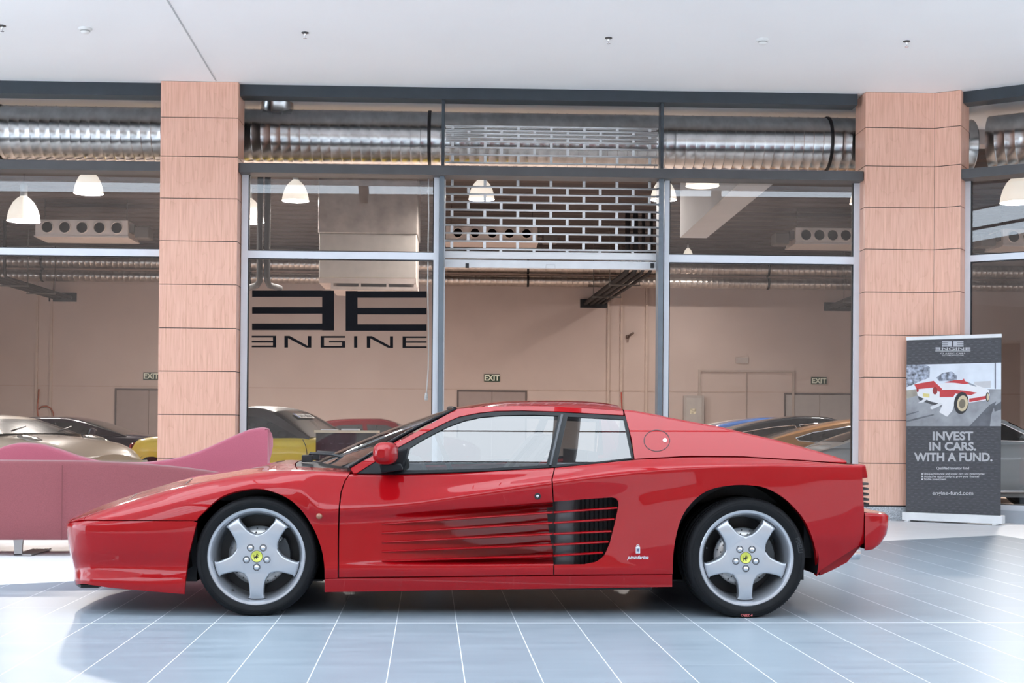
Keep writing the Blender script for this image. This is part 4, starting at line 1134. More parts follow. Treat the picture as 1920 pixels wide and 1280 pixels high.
pendant(903, 373, 9.2, 49, 'dome pendant seen through the roller grille of the doorway')
pendant(1244, 374, 9.2, 49, 'dome pendant behind the right post of the doorway')
pendant(1317, 348, 1.62, 62, 'unlit dome pendant at the top of the right window before the concrete beam', False)
pendant(1908, 379, 6.0, 60, 'dome pendant in the far right window above the banner')
pendant(1614, 381, 7.5, 40, 'dome pendant half hidden behind the frame beside the right wood pillar')
pendant(1290, 478, 18.0, 17, 'small distant pendant low in the right window, just above the white transom')
# air units with five round outlets
def airunit(u0, u1, v0, v1, t, label, holes, tail):
    a = L3(u0, v1, t); b = L3(u1, v0, t); W_, H_ = b.x-a.x, b.z-a.z
    root = thing('air_unit', label, 'ventilation unit', FM @ Vector(((a.x+b.x)/2, t, a.z)), FA, 'air units with round outlets')
    m = FMB(); m.box(a.x, b.x, t, t+0.9, a.z, b.z, 0.008); m.box(a.x-0.02, b.x+0.02, t-0.02, t+0.9, a.z-0.03, a.z-0.001); m.build('unit_casing', mat('unit_steel', (0.62, 0.56, 0.53), 0.4, metal=0.35, var=0.05), root)
    for k in range(5):
        x = a.x+W_*(holes[0]+(holes[1]-holes[0])*k/4); z = a.z+H_*0.52; r = H_*0.34
        R = FM @ Matrix.Translation((x, t, z)) @ Matrix.Rotation(PI/2, 4, 'X')
        m = MB(); m.lathe([(r*1.02, -0.002), (r*1.12, 0.002), (r*1.1, 0.03), (r, 0.03), (r*.98, -0.01)], 24, R); o = m.build('outlet_collar', MATS['unit_steel'], root)
        m = MB(); m.lathe([(r*0.99, 0.004), (0, 0.004)], 24, R); m.build('outlet_shade_disc', mat('outlet_dark', (0.006, 0.005, 0.005), 1.0, spec=0.0), o)  # flat dark disc; the hollow's shade is put into its colour
    m = FMB()
    x = b.x if tail > 0 else a.x; sg = 1 if tail > 0 else -1
    m.box(min(x, x+sg*0.10), max(x, x+sg*0.10), t+0.1, t+0.4, a.z+H_*0.3, b.z-H_*0.2); m.box(min(x+sg*0.12, x+sg*0.42), max(x+sg*0.12, x+sg*0.42), t+0.05, t+0.45, a.z-0.02, b.z-H_*.35, 0.02)
    m.build('pipe_coupling', mat('dark_coupling', (0.10, 0.09, 0.085), 0.5), root)
    m = FMB()
    for xx in (a.x+0.1, b.x-0.1): m.box(xx-0.006, xx+0.006, t+0.3, t+0.312, b.z, DECK)
    m.build('hanger_rod', M_BLACK, root)
AT = 13.0
airunit(66, 240, 413, 441, AT, 'air unit with five round outlets in the left bay', (0.13, 0.88), 1)
airunit(836, 1008, 426, 449, AT, 'air unit with five round outlets behind the roller grille', (0.13, 0.88), 1)
airunit(1492, 1640, 428, 455, AT, 'air unit with round outlets in the right window beside the wood pillar', (0.13, 0.80), -1)
airunit(1881, 2030, 430, 459, AT-2, 'air unit in the far right window above the banner', (0.13, 0.88), -1)
# foil wrapped air box
t = 9.5
a = L3(598, 520, t); b = L3(782, 340, t); zf = L3(690, 438, t).z
root = thing('ceiling_air_box', 'big rectangular air box wrapped in crinkled foil above the window lettering', 'ventilation unit', FM @ Vector(((a.x+b.x)/2, t, a.z-0.3)), FA)
m = FMB(); rows = []
M_FOIL = mat('crinkled_foil', (0.50, 0.45, 0.42), 0.30, metal=0.7, var=0.2, scale=3, bump=1.0, bscale=5)
m.box(a.x-0.02, b.x+0.02, t-0.02, t+1.2, zf, DECK-0.1, 0.02); m.build('foil_wrapping', M_FOIL, root)
m = FMB(); m.box(a.x, b.x, t, t+1.15, a.z, zf, 0.015); m.build('box_casing', mat('plain_duct_steel', (0.52, 0.49, 0.46), 0.33, metal=0.5, var=0.06), root)
m = FMB(); z2 = L3(690, 546, t-0.5).z
m.prism([(a.x, t), (b.x, t), (b.x, t+1.1), (a.x, t+1.1)], a.z-0.10, a.z, fn=lambda p, q, d: (p, q, d)); m.box(a.x+0.22, b.x+0.03, t-0.02, t+1.1, a.z-0.22, a.z-0.16); 
for k in range(4):
    x = a.x+0.24+(b.x-a.x-0.26)*k/3; m.box(x-0.02, x+0.02, t, t+0.05, a.z-0.18, a.z-0.08)
m.build('outlet_grille', mat('grille_grey', (0.36, 0.31, 0.29), 0.45), root)
# twin dark pipes beside it
t = 8.5
for u, lab, du in ((487, 'left one of the two thick black pipes left of the foil air box', -22), (501, 'right one of the two thick black pipes left of the foil air box', 24)):
    p = L3(u, 470, t); q = L3(u, 528, t); e = L3(u+du, 540, t+0.8)
    m = MB(FM); pts = [Vector((p.x, t, DECK-0.07)), Vector((p.x, t, q.z+0.10)), Vector((p.x, t+0.04, q.z+0.02)), Vector((p.x*.8+e.x*.2, t+0.14, q.z-0.05)), Vector((e.x, t+0.8, e.z))]
    m.tube(pts, 0.052, 12); o = m.build('black_pipe', mat('pipe_lagging', (0.018, 0.018, 0.020), 0.7), None); tag(o, lab, 'pipe', 'black pipe drops')
# bundles of lagged pipes entering the back wall
def bundle(u0, v0, u1, v1, label, n=4, wpx=9.5, boxpx=None):
    zt = L3(u0, v0, BACK).z; p0 = L3(u0, v0, BACK)
    # run level towards the room, so that the near end shows at u1,v1
    d = ray(u1, v1); k = (zt-HC)/d.z; e = FMI @ (CAM+d*k)
    root = thing('pipe_bundle', label, 'pipes', FM @ Vector((p0.x, BACK-0.1, zt-0.1)), FA, 'lagged pipe bundles at the back wall')
    for i in range(n):
        r = 0.055 if i < n/2 else 0.038
        x0 = p0.x+(i-(n-1)/2)*0.155; x1 = e.x+(i-(n-1)/2)*0.17
        m = MB(FM); m.tube([Vector((x0, BACK-0.035, zt-0.02)), Vector((x1, e.y, zt)), Vector((x1+0.02, e.y-0.12, zt+0.06)), Vector((x1+0.02, e.y-0.16, zt+0.25)), Vector((x1+.02, e.y-.16, DECK-0.07))], r, 8); m.build('lagged_pipe', MATS['pipe_lagging'], root)
    m = FMB(); m.box(p0.x-0.36, p0.x+0.36, BACK-0.03, BACK-0.002, zt-0.13, zt+0.10); m.build('wall_opening', M_BLACK, root)
    m = FMB()
    for f in (0.35, 0.75):
        y = BACK+(e.y-BACK)*f; x = p0.x+(e.x-p0.x)*f; m.box(x-0.36, x+0.36, y-0.02, y+0.02, zt-0.09, zt-0.06)
        for xx in (x-0.34, x+0.34): m.box(xx-0.006, xx+0.006, y-0.006, y+0.006, zt-0.07, DECK-0.07)
    m.build('pipe_bracket', mat('bracket_grey', (0.12, 0.11, 0.10), 0.5), root)
bundle(1113, 568, 1195, 512, 'black pipe bundle entering the back wall behind the doorway')
bundle(118, 556, -10, 520, 'black pipe bundle entering the back wall in the left bay')
bundle(1570, 574, 1690, 530, 'black pipe bundle at the back wall beside the right wood pillar')
# doors, exit signs, cabinets on the back wall
def wl_(u, v): p = L3(u, v, BACK); return p.x, p.z
M_DOOR = mat('door_grey_brown', (0.34, 0.27, 0.25), 0.6, var=0.03)
M_DOOR2 = mat('door_pale', (0.44, 0.40, 0.38), 0.6, var=0.03)
def bdoor(n, u0, u1, v, mtl):
    x0, zt_ = wl_(u0, v); x1, _ = wl_(u1, v)
    root = thing('door_%d' % n, None, None, FM @ Vector(((x0+x1)/2, BACK, 0)), FA); root['kind'] = 'structure'
    m = FMB(); w_ = 0.045
    m.box(x0, x0+w_, BACK-0.04, BACK+0.02, 0, zt_); m.box(x1-w_, x1, BACK-0.04, BACK+0.02, 0, zt_); m.box(x0+w_, x1-w_, BACK-0.04, BACK+0.02, zt_-w_, zt_); m.build('door_frame', mat('door_frame_dark', (0.10, 0.075, 0.07), 0.5), root)
    for (xa, xb) in ((x0+w_, (x0+x1)/2-0.008), ((x0+x1)/2+0.008, x1-w_)):
        m = FMB(); m.box(xa, xb, BACK-0.03, BACK+0.02, 0.01, zt_-w_); o = m.build('door_leaf', mtl, root)
bdoor(1, 216, 344, 728, M_DOOR); bdoor(2, 857, 988, 731, M_DOOR); bdoor(3, 1470, 1603, 736.5, M_DOOR2)
M_EXIT = mat('exit_green', (0.012, 0.040, 0.020), 0.5); M_EXITT = mat('exit_cream', (0.78, 0.80, 0.66), 0.5)
for u0, u1, v0, v1, lab in ((269, 299, 698, 711.5, 'EXIT sign cut by the left wood pillar'), (907.5, 937, 701.5, 715, 'EXIT sign seen through the open doorway'), (1520.5, 1549.5, 707, 720, 'EXIT sign in the right window')):
    x0, z0 = wl_(u0, v1); x1, z1 = wl_(u1, v0); root = thing('exit_sign', lab+', dark green with cream letters', 'sign', FM @ Vector(((x0+x1)/2, BACK-0.02, z0)), FA, 'exit signs')
    m = FMB(); m.box(x0, x1, BACK-0.035, BACK-0.005, z0, z1); m.build('sign_panel', M_EXIT, root)
    m = MB(); H_ = z1-z0; text_mesh(m, 'EXIT', H_*1.02, lambda a, b, d: FM @ Vector(((x0+x1)/2+a, BACK-0.038-d, z0+H_*0.15+b)), depth=0.004, sx=0.98, bold=0.006); m.build('sign_lettering', M_EXITT, root)
# wall rail, conduits, cabinet, vent, painted-over gateway
m = FMB(); zr = wl_(1000, 731)[1]; m.box(-20, 12, BACK-0.012, BACK, zr-0.015, zr+0.015); struct(m, 'trim_62', mat('wall_rail', (0.52, 0.40, 0.34), 0.7))
for k, u in enumerate((1141, 1165.5, 1212, 70, 97)):
    x, _ = wl_(u, 600); m = FMB(); m.box(x-0.03, x+0.03, BACK-0.05, BACK, 0, DECK-0.9); struct(m, 'trim_%d' % (63+k), mat('painted_conduit', (0.57, 0.45, 0.385), 0.75))
x0, z0 = wl_(1280, 800); x1, z1 = wl_(1318, 742)
root = thing('electric_cabinet', 'grey electric cabinet with warning stickers on the back wall', 'cabinet', FM @ Vector(((x0+x1)/2, BACK-0.2, 0.6)), FA)
m = FMB(); m.box(x0, x1, BACK-0.2, BACK-0.001, 0.5, z1, 0.01); m.build('cabinet_body', mat('cabinet_grey', (0.42, 0.37, 0.34), 0.5), root)
m = FMB(); m.box(x0+0.06, x1-0.06, BACK-0.215, BACK-0.2, 0.55, z1-0.06, 0.006); m.build('cabinet_door', mat('cabinet_door_grey', (0.47, 0.43, 0.40), 0.5), root)
m = FMB(); xs, zs = wl_(1297, 771); m.box(xs-0.08, xs+0.08, BACK-0.218, BACK-0.216, zs-0.07, zs+0.07); m.build('warning_sticker', mat('sticker', (0.7, 0.62, 0.45), 0.5, var=0.5, scale=14), root)
x0, z0 = wl_(1379, 681); x1, z1 = wl_(1403, 670)
m = FMB(); m.box(x0, x1, BACK-0.03, BACK-0.001, z0, z1, 0.006); m.box(x0+0.05, x1-0.05, BACK-0.034, BACK-0.03, z0+0.04, z1-0.04); o = m.build('wall_vent', mat('vent_grey', (0.46, 0.40, 0.37), 0.6), None); tag(o, 'small grey wall vent above the white gateway in the right window', 'vent')
x0, zt_ = wl_(1309, 693); x1, _ = wl_(1489, 693)
m = FMB(); m.box(x0, x1, BACK-0.05, BACK, zt_-0.05, zt_); m.box(x0, x0+0.06, BACK-0.05, BACK, 0, zt_-.05); m.box(x1-0.06, x1, BACK-0.05, BACK, 0, zt_-.05); m.box((x0+x1)/2-0.01, (x0+x1)/2+0.01, BACK-0.03, BACK, 0, zt_-.05); struct(m, 'trim_68', mat('gate_edge', (0.46, 0.37, 0.32), 0.7))
m = FMB(); x, z = wl_(1181, 629); m.cyl((x-0.06, BACK-0.01, z-0.03), (x+0.06, BACK-0.25, z+0.05), 0.03, 10); m.cyl((x-0.09, BACK-0.005, z-0.04), (x-0.03, BACK-0.04, z-0.03), 0.05, 12); o = m.build('wall_camera', mat('camera_brown', (0.16, 0.11, 0.09), 0.5), None); tag(o, 'small camera on the back wall right of the doorway pipes', 'camera')
# hoses on the wall
M_HOSE = mat('orange_hose', (0.36, 0.09, 0.04), 0.5)
pts = [Vector(L3(u, v, BACK-0.08)) for u, v in ((73, 729), (72, 745), (70, 765), (71, 778), (78, 795))]
pts2 = [Vector(L3(u, v, BACK-0.08)) for u, v in ((72, 767), (78, 762), (88, 761), (96, 766), (100, 775), (100, 786))]
root = thing('hose', 'orange hose hanging in a loop above the dark coupe', 'hose', FM @ Vector(pts[-1]), FA)
m = MB(FM); m.tube(pts, 0.02, 8); m.build('hose_drop', M_HOSE, root)
m = MB(FM); m.tube(pts2, 0.02, 8); m.build('hose_loop', M_HOSE, root)
m = MB(FM); m.tube([Vector(L3(u, v, BACK-0.06)) for u, v in ((1165, 735), (1165.5, 752), (1166.5, 770), (1160, 772))], 0.018, 8); o = m.build('hose', mat('red_hose', (0.45, 0.08, 0.05), 0.5), None); tag(o, 'thin red hose on the back wall above the red car roof', 'hose')
# red cross braces high behind the clerestory
m = FMB(); 
for (u0, v0, u1, v1) in ((1427, 190, 1427, 214), (1491, 190, 1464, 216)):
    p = L3(u0, v0, 1.70); q = L3(u1, v1, 1.70); m.tube([p, q], 0.035, 8)
o = m.build('steel_brace', mat('red_oxide', (0.28, 0.06, 0.045), 0.5), None); o['kind'] = 'structure'
# ---- roller grille in the doorway
root = thing('roller_grille', 'silver roller grille pulled up in the open doorway', 'shutter', FM @ Vector((fs(1034, 500, .36), 0.36, fz(1034, 503, .36))), FA)
TGR = 0.37; xa, xb = fs(834, 420, TGR), fs(1232.5, 420, TGR)
LA = [fs(u, 420, TGR) for u in (847.3, 908.8, 970.7, 1032.6, 1094.5, 1156.3, 1217.5)]; LB = [fs(u, 420, TGR) for u in (877.9, 939.4, 1001.6, 1063.5, 1125, 1186.6)]
VS = [321, 337, 352, 366, 380.7, 395.2, 409.6, 424, 438.9, 453.6, 468.4]
ZS = [fz(1034, v, TGR) for v in VS]
def slat(z, zn, links, t):
    m = FMB()
    m.tube([Vector((xa, t, z)), Vector((xb, t, z))], 0.0115, 10)
    if zn is not None:
        for x in links: m.box(x-0.016, x+0.016, t-0.006, t+0.006, zn+0.008, z-0.008, 0.003)
    m.build('grille_slat', M_ALU, root)
for i, z in enumerate(ZS): slat(z, ZS[i+1] if i+1 < len(ZS) else z-0.06, (LB if i % 2 == 0 else LA), TGR)
VT = [238.5, 246, 252.5, 259.5, 267, 278.5, 292, 307]
ZT = [fz(1034, v, TGR) for v in VT]
for i, z in enumerate(ZT): slat(z, ZT[i+1] if i+1 < len(ZT) else None, (LA if i % 2 == 0 else LB), TGR)
for i, v in enumerate((241.5, 249, 256, 263.5)): slat(fz(1034, v, TGR+.12), None, LA, TGR+0.12)
m = FMB(); z1, z0 = fz(1034, 472.5, TGR), fz(1034, 486.5, TGR); m.box(xa, xb, TGR-0.02, TGR+0.02, z0, z1, 0.012); m.build('bottom_profile', M_ALU, root)
m = FMB(); z1, z0 = fz(1034, 489, TGR), fz(1034, 503.5, TGR); m.box(xa, xb, TGR-0.03, TGR+0.03, z0, z1, 0.006); br = m.build('bottom_rail', mat('white_rail', (0.72, 0.73, 0.74), 0.4, var=0.05), root)
for u in (876, 1222): m = FMB(); x = fs(u, 497, TGR); zz = fz(u, 499, TGR); m.box(x-0.02, x+0.02, TGR-0.04, TGR-0.028, zz-0.025, zz+0.03, 0.004); m.build('rail_lock', M_BLACK, br)
m = FMB(); x = fs(1032, 498, TGR); zz = fz(1032, 500, TGR); m.tube([Vector((x-0.055, TGR-0.033, zz-0.02)), Vector((x-0.05, TGR-0.033, zz+0.02)), Vector((x+0.05, TGR-0.033, zz+0.02)), Vector((x+0.055, TGR-0.033, zz-0.02))], 0.004, 6); m.build('rail_handle', M_ALU, br)
for u in (832.5, 1232): 
    m = FMB(); x = fs(u, 500, TGR); m.box(x-0.006, x+0.012, TGR-0.02, TGR+0.02, 0, zt1); m.build('guide_rail', M_FRAME, root)
# ---- white cord with a plug in the lettered window
pts = [L3(u, v, TG+0.06) for u, v in ((803.5, 334), (803, 360), (804, 400), (803, 440), (802.5, 490), (802, 540), (803, 600), (803.5, 650), (803, 690), (801, 720), (799.5, 738))]
root = thing('power_cord', 'white power cord with a plug hanging inside the lettered window', 'cord', FM @ pts[-1], FA)
m = MB(FM); m.tube(pts, 0.008, 6); m.build('cord', mat('white_cable', (0.8, 0.8, 0.8), 0.5), root)
m = MB(FM); p = pts[-1]; m.cyl(p+Vector((0, 0, 0.01)), p-Vector((0.002, 0, 0.05)), 0.014, 12, 0.022); m.cyl(p-Vector((0.002, 0, 0.05)), p-Vector((0.002, 0, 0.075)), 0.022, 12, 0.016); m.build('plug', MATS['white_cable'], root)
# ---- lettering on the glass
M_DECAL = mat('black_vinyl', (0.008, 0.008, 0.010), 0.8, spec=0.08)
root = thing('window_lettering', 'black vinyl ENGINE lettering with a mirrored double E on the window', 'lettering', FM @ Vector((fs(637, 600, TG), TG-0.008, fz(637, 652, TG))), FA)
def zq(x, y): return 440+x/4.267, 460+y/4.267
def dec(name, polys):
    m = FMB()
    for pl in polys:
        q = [fp(*zq(x, y), TG-0.007) for x, y in pl]
        m.prism(q, TG-0.0085, TG-0.0055)
    m.build(name, M_DECAL, root)
def rect(x0, x1, y0, y1): return [(x0, y0), (x1, y0), (x1, y1), (x0, y1)]
dec('letter', [rect(140, 700, 360, 411), rect(140, 700, 493, 546), rect(139, 700, 624, 677), rect(700, 795, 361, 680)])
dec('letter', [rect(983, 1536, 366, 418), rect(983, 1536, 499, 552), rect(983, 1536, 630, 683), rect(888, 983, 364, 683)])
dec('letter', [rect(137, 306, 722, 736), rect(137, 306, 763, 777), rect(137, 306, 801, 815), rect(306, 332, 722, 816)])
dec('letter', [rect(398, 426, 723, 817), rect(585, 613, 724, 818), [(426, 723), (440, 723), (585, 803), (585, 818), (570, 817), (426, 741)]])
dec('letter', [rect(688, 715, 724, 818), rect(715, 884, 724, 738), rect(715, 884, 804, 818), rect(858, 884, 776, 804), rect(755, 884, 764, 776)])
dec('letter', [rect(955, 981, 725, 818)])
dec('letter', [rect(1057, 1085, 725, 819), rect(1242, 1268, 726, 820), [(1085, 725), (1099, 725), (1242, 804), (1242, 820), (1228, 819), (1085, 743)]])
dec('letter', [rect(1343, 1370, 727, 820), rect(1370, 1536, 727, 740), rect(1370, 1536, 766, 779), rect(1370, 1536, 807, 820)])
# ---- counter with papers
t = 0.8
a = L3(590, 870, t); b = L3(704, 807, t)
root = thing('counter', 'black printed counter with a pale top beside the yellow car', 'counter', FM @ Vector(((a.x+b.x)/2, t+0.2, 0)), FA)
m = FMB(); pts = []
for i in range(13):
    f = -1+2*i/12; pts.append((a.x+(b.x-a.x)*(f+1)/2, t+0.10*f*f))
poly = pts+[(b.x, t+0.42), (a.x, t+0.42)]
M_CTR = mat('counter_print', (0.022, 0.023, 0.028), 0.45, var=0.3, scale=10)
m.prism(poly, 0.0, b.z-0.03, fn=lambda p, q, d: (p, q, d)); m.build('counter_body', M_CTR, root)
m = FMB(); q = [(p[0]*1.0+(-0.02 if i < 6 else 0.02)+0, p[1]-0.025) for i, p in enumerate(pts)]+[(b.x+0.02, t+0.45), (a.x-0.02, t+0.45)]
m.prism(q, b.z-0.03, b.z, fn=lambda p, q, d: (p, q, d)); m.build('counter_top', mat('cream_top', (0.72, 0.60, 0.44), 0.4), root)
m = FMB()
random.seed(3)
for r in range(4):
    for c_ in range(6):
        x = a.x+0.08+c_*(b.x-a.x-0.12)/6+(0.03 if r % 2 else 0); zz = b.z-0.16-r*0.075; m.box(x, x+0.055, t-0.004+0.10*((x-(a.x+b.x)/2)/((b.x-a.x)/2))**2-0.002, t+0.01+0.1*((x-(a.x+b.x)/2)/((b.x-a.x)/2))**2, zz, zz+0.010)
m.build('counter_print_marks', mat('faint_grey_print', (0.07, 0.07, 0.085), 0.5), root)
for k, (u, w_, lab) in enumerate(((615, 0.18, 'stapled white leaflet lying at the left end of the counter'), (655, 0.20, 'white sheet of paper lying in the middle of the counter'))):
    m = FMB(); x = fs(u, 804, t); m.box(x-w_/2, x+w_/2, t+0.05, t+0.33, b.z+0.001, b.z+0.012+0.006*k); o = m.build('paper', mat('white_paper', (0.8, 0.8, 0.8), 0.6), None); tag(o, lab, 'paper')
# ================================================================== other cars in the shop
M_AUTOGL = mat('dark_car_window', (0.018, 0.020, 0.022), 0.14, coat=0.25, var=0.2)
M_HUB = mat('alloy_hub', (0.5, 0.5, 0.5), 0.3, metal=0.9)
def coupe(name, label, loc, rz, paint_m, roof_m=None, L=4.2, Wd=1.72, belt=None, roof=None, rear_h=None, win=None, chrome=True, wb=2.45, group=None, extra=None, hub=True):
    """a parked car; local x forwards, y to its left, z up"""
    root = thing(name, label, 'car', loc, rz, group); T = WM[root]
    belt = belt or [(-0.5, 0.62), (-0.47, 0.76), (-0.40, 0.80), (-0.2, 0.83), (0.05, 0.84), (0.2, 0.85), (0.36, 0.80), (0.46, 0.70), (0.5, 0.58)]
    bf = pchip([a*L for a, b in belt], [b for a, b in belt])
    wf = pchip([-0.5*L, -0.49*L, -0.46*L, -0.38*L, 0, 0.36*L, 0.45*L, 0.485*L, 0.5*L], [Wd*0.30, Wd*0.38, Wd*0.44, Wd*0.485, Wd*0.5, Wd*0.48, Wd*0.43, Wd*0.36, Wd*0.22])
    m = MB(T); rows = []
    N_ = 40
    for i in range(N_+1):
        x = -L/2*math.cos(PI*i/N_); w_ = wf(x); zb = bf(x); e = abs(x)/(L/2); zl = 0.17+0.12*max(0, (e-0.8)/0.2)
        r = []
        half = [(w_*0.90, zl), (w_*0.985, zl+0.10), (w_, zl+0.24), (w_*0.995, zb-0.20 if zb-0.2 > zl+0.26 else zl+0.27), (w_*0.965, zb-0.07 if zb-.07 > zl+.28 else zl+.29), (w_*0.87, max(zb, zl+0.31)), (w_*0.62, max(zb, zl+.31)+0.025), (w_*0.3, max(zb, zl+.31)+0.040), (0, max(zb, zl+.31)+0.045)]
        for y, z in half: r.append(Vector((x, -y, z)))
        for y, z in reversed(half[:-1]): r.append(Vector((x, y, z)))
        rows.append(r)
    m.grid(rows); m._add(rows[0], [tuple(range(len(rows[0])))]); m._add(rows[-1], [tuple(range(len(rows[-1])-1, -1, -1))]); body = m.build('body', paint_m, root)
    # greenhouse
    roof = roof or [(-0.44, 0.79), (-0.36, 0.90), (-0.26, 1.02), (-0.16, 1.12), (-0.06, 1.185), (0.02, 1.20), (0.08, 1.185), (0.13, 1.13), (0.24, 0.86)]
    rf = [(a*L, b) for a, b in roof]; wbelt = Wd*0.44; tum = 0.62
    zbase = 0.80
    def hw(x, z): return min(wf(x)*0.9, wbelt)-(z-zbase)*tum*0.75
    dens = []
    px_ = pchip(range(len(rf)), [a for a, b in rf]); pz_ = pchip(range(len(rf)), [b for a, b in rf])
    for i in range((len(rf)-1)*4+1): dens.append((px_(i/4), pz_(i/4)))
    iw = len(rf)-2
    def strip(i0, i1, name, mt, lift=0.0, wk=1.0):
        m = MB(T); rows = []
        for (x, z) in dens[i0:i1+1]:
            h = hw(x, z)*wk; rows.append([Vector((x, h*math.sin(PI/2*k/8), z+lift+0.05*min(1, max(0, (z-0.8)/0.3))*(1-abs(k/8)**2.4))) for k in range(-8, 9)])
        m.grid(rows); return m.build(name, mt, root)
    iws = iw*4
    strip(0, iws, 'roof', roof_m or paint_m)
    strip(iws, len(dens)-1, 'windscreen', M_AUTOGL)
    # rear window set into the sloping back
    strip(4, max(9, iws//3), 'rear_window', M_AUTOGL, 0.006, 0.72)
    # sides
    for s in (-1, 1):
        m = MB(T); pl = [(x, z) for x, z in dens]; 
        bot = [(x, zbase-0.03) for x, z in reversed(dens)]
        rows = [[Vector((x, s*hw(x, z), z)) for x, z in dens], [Vector((x, s*hw(x, min(z, zbase-0.02)), min(z, zbase-0.02))) for x, z in dens]]
        m.grid(rows, smooth=False, flip=s < 0); m.build('cabin_side', roof_m or paint_m, root)
        for wi, poly in enumerate(win or DEFWIN):
            pl = [(a*L, b) for a, b in poly]
            m = MB(T); m.prism(pl, 0, 0.012, fn=lambda a, b, d: Vector((a, s*(hw(a, b)+d-0.002), b))); o = m.build('side_window', M_AUTOGL, root)
            if chrome:
                m = MB(T); m.tube([Vector((a, s*(hw(a, b)+0.011), b)) for a, b in densify(pl, 0.1)], 0.010, 6, closed=True); m.build('window_trim', M_CHROME if chrome is True else chrome, root)
    if extra: extra(root, T, bf, wf, hw, dens, iws)
    for cx in (-wb/2-0.02*L, wb/2-0.02*L+0.08):
        for s in (-1, 1):
            wy = wf(cx)-0.02; R = T @ Matrix.Translation((cx, s*wy, 0.305)) @ Matrix.Rotation(PI/2 if s < 0 else -PI/2, 4, 'X')
            m = MB(); m.lathe([(0.34, 0.006), (0.34, -0.02), (0, -0.02)], 28, R); m.build('wheel_arch', M_BLACK, root)
            m = MB(); m.lathe([(0.19, 0.012), (0.21, 0.024), (0.27, 0.026), (0.30, 0.01), (0.302, -0.02), (0.302, -0.16), (0.2, -0.17)], 28, R); t_ = m.build('tyre', M_TYRE, root)
            m = MB(); m.lathe([(0.205, 0.018), (0.185, 0.012), (0.10, 0.0), (0.05, 0.015), (0, 0.018)], 24, R); m.build('hub_cap', M_HUB, t_)
    return root
DEFWIN = [[(-0.235, 0.86), (-0.20, 0.92), (-0.13, 1.00), (-0.06, 1.055), (-0.045, 0.86)], [(-0.03, 0.86), (-0.045, 1.065), (0.02, 1.10), (0.08, 1.09), (0.175, 0.87)]]
FASTW = [[(-0.30, 0.86), (-0.31, 0.90), (-0.25, 0.98), (-0.14, 1.06), (-0.055, 1.095), (-0.03, 0.90), (-0.15, 0.85), (-0.25, 0.84)], [(-0.015, 0.90), (-0.04, 1.10), (0.02, 1.125), (0.08, 1.11), (0.19, 0.88)]]
FASTR = [(-0.47, 0.74), (-0.40, 0.86), (-0.30, 0.99), (-0.20, 1.09), (-0.10, 1.165), (-0.02, 1.205), (0.06, 1.20), (0.115, 1.15), (0.24, 0.86)]
def spot(u, v, depth, z):
    """a place on the shop floor: along pixel u at this distance"""
    d = ray(u, 812); p = CAM+d*(depth/ (RM.transposed() @ d).z*-1); return Vector((p.x, p.y, -0.002+0))
M_BRZ = paint('bronze_lacquer', (0.44, 0.22, 0.085)); M_BLK = paint('black_lacquer', (0.012, 0.014, 0.018)); M_BLU = paint('blue_lacquer', (0.035, 0.075, 0.20)); M_SIL = paint('silver_lacquer', (0.36, 0.39, 0.41))
M_BEI = paint('champagne_lacquer', (0.66, 0.52, 0.40)); M_PUR = paint('dark_purple_lacquer', (0.020, 0.012, 0.022)); M_YLW = paint('yellow_lacquer', (0.92, 0.66, 0.09)); M_DRD = paint('dark_red_lacquer', (0.05, 0.004, 0.006)); M_SOFT = mat('black_soft_roof', (0.03, 0.025, 0.025), 0.35, coat=0.4)
M_WHT = paint('ivory_lacquer', (0.70, 0.67, 0.62))
coupe('parked_coupe', 'bronze fastback with chrome-framed windows, nearest of the row in the right window', spot(1640, 0, 19.9, 0), -0.06, M_BRZ, win=FASTW, roof=[(a, 0.80+(b-0.80)*0.90) for a, b in FASTR], L=4.3, group=None)
coupe('parked_coupe', 'black fastback with chrome-framed windows between the bronze and the blue car', spot(1502, 0, 22.0, 0), -0.06, M_BLK, win=FASTW, roof=FASTR, L=4.3)
coupe('parked_coupe', 'dark blue coupe behind the black fastback in the right window', spot(1438, 0, 24.2, 0), -0.06, M_BLU, win=FASTW, roof=FASTR, L=4.4)
coupe('parked_coupe', 'ivory car at the far left end of the row in the right window', spot(1402, 0, 27.5, 0), -0.06, M_WHT, win=FASTW, roof=FASTR, L=4.5)
SILR = [(-0.495, 0.74), (-0.42, 0.85), (-0.34, 0.96), (-0.24, 1.05), (-0.14, 1.13), (-0.05, 1.18), (0.04, 1.18), (0.10, 1.12), (0.22, 0.84)]
def sil_extra(root, T, bf, wf, hw, dens, iws):
    m = MB(T)
    for s in (-1, 1):
        for x in (0.62, -0.30): m.box(x-0.004, x+0.004, min(s*(wf(x)-0.012), s*(wf(x)+0.002)), max(s*(wf(x)-0.012), s*(wf(x)+0.002)), 0.28, 0.76)
    m.build('door_seam', M_BLACK, root)
    for s in (-1, 1):
        m = MB(T); m.box(-1.1, 1.0, s*wf(0)-0.012, s*wf(0)+0.012, 0.235, 0.262, 0.005); m.build('sill_trim', M_CHROME, root)
        m = MB(T)
        for k in range(3): m.box(0.86+k*0.05, 0.895+k*0.05, min(s*(wf(0.9)-0.01), s*(wf(.9)+0.004)), max(s*(wf(.9)-0.01), s*(wf(.9)+0.004)), 0.585, 0.60)
        m.build('wing_badge', M_CHROME, root)
coupe('parked_coupe', 'silver classic coupe with a chrome sill strip half hidden behind the advertising banner', spot(1800, 0, 17.8, 0), -0.03, M_SIL, win=FASTW, roof=SILR, L=4.1, wb=2.45, extra=sil_extra)
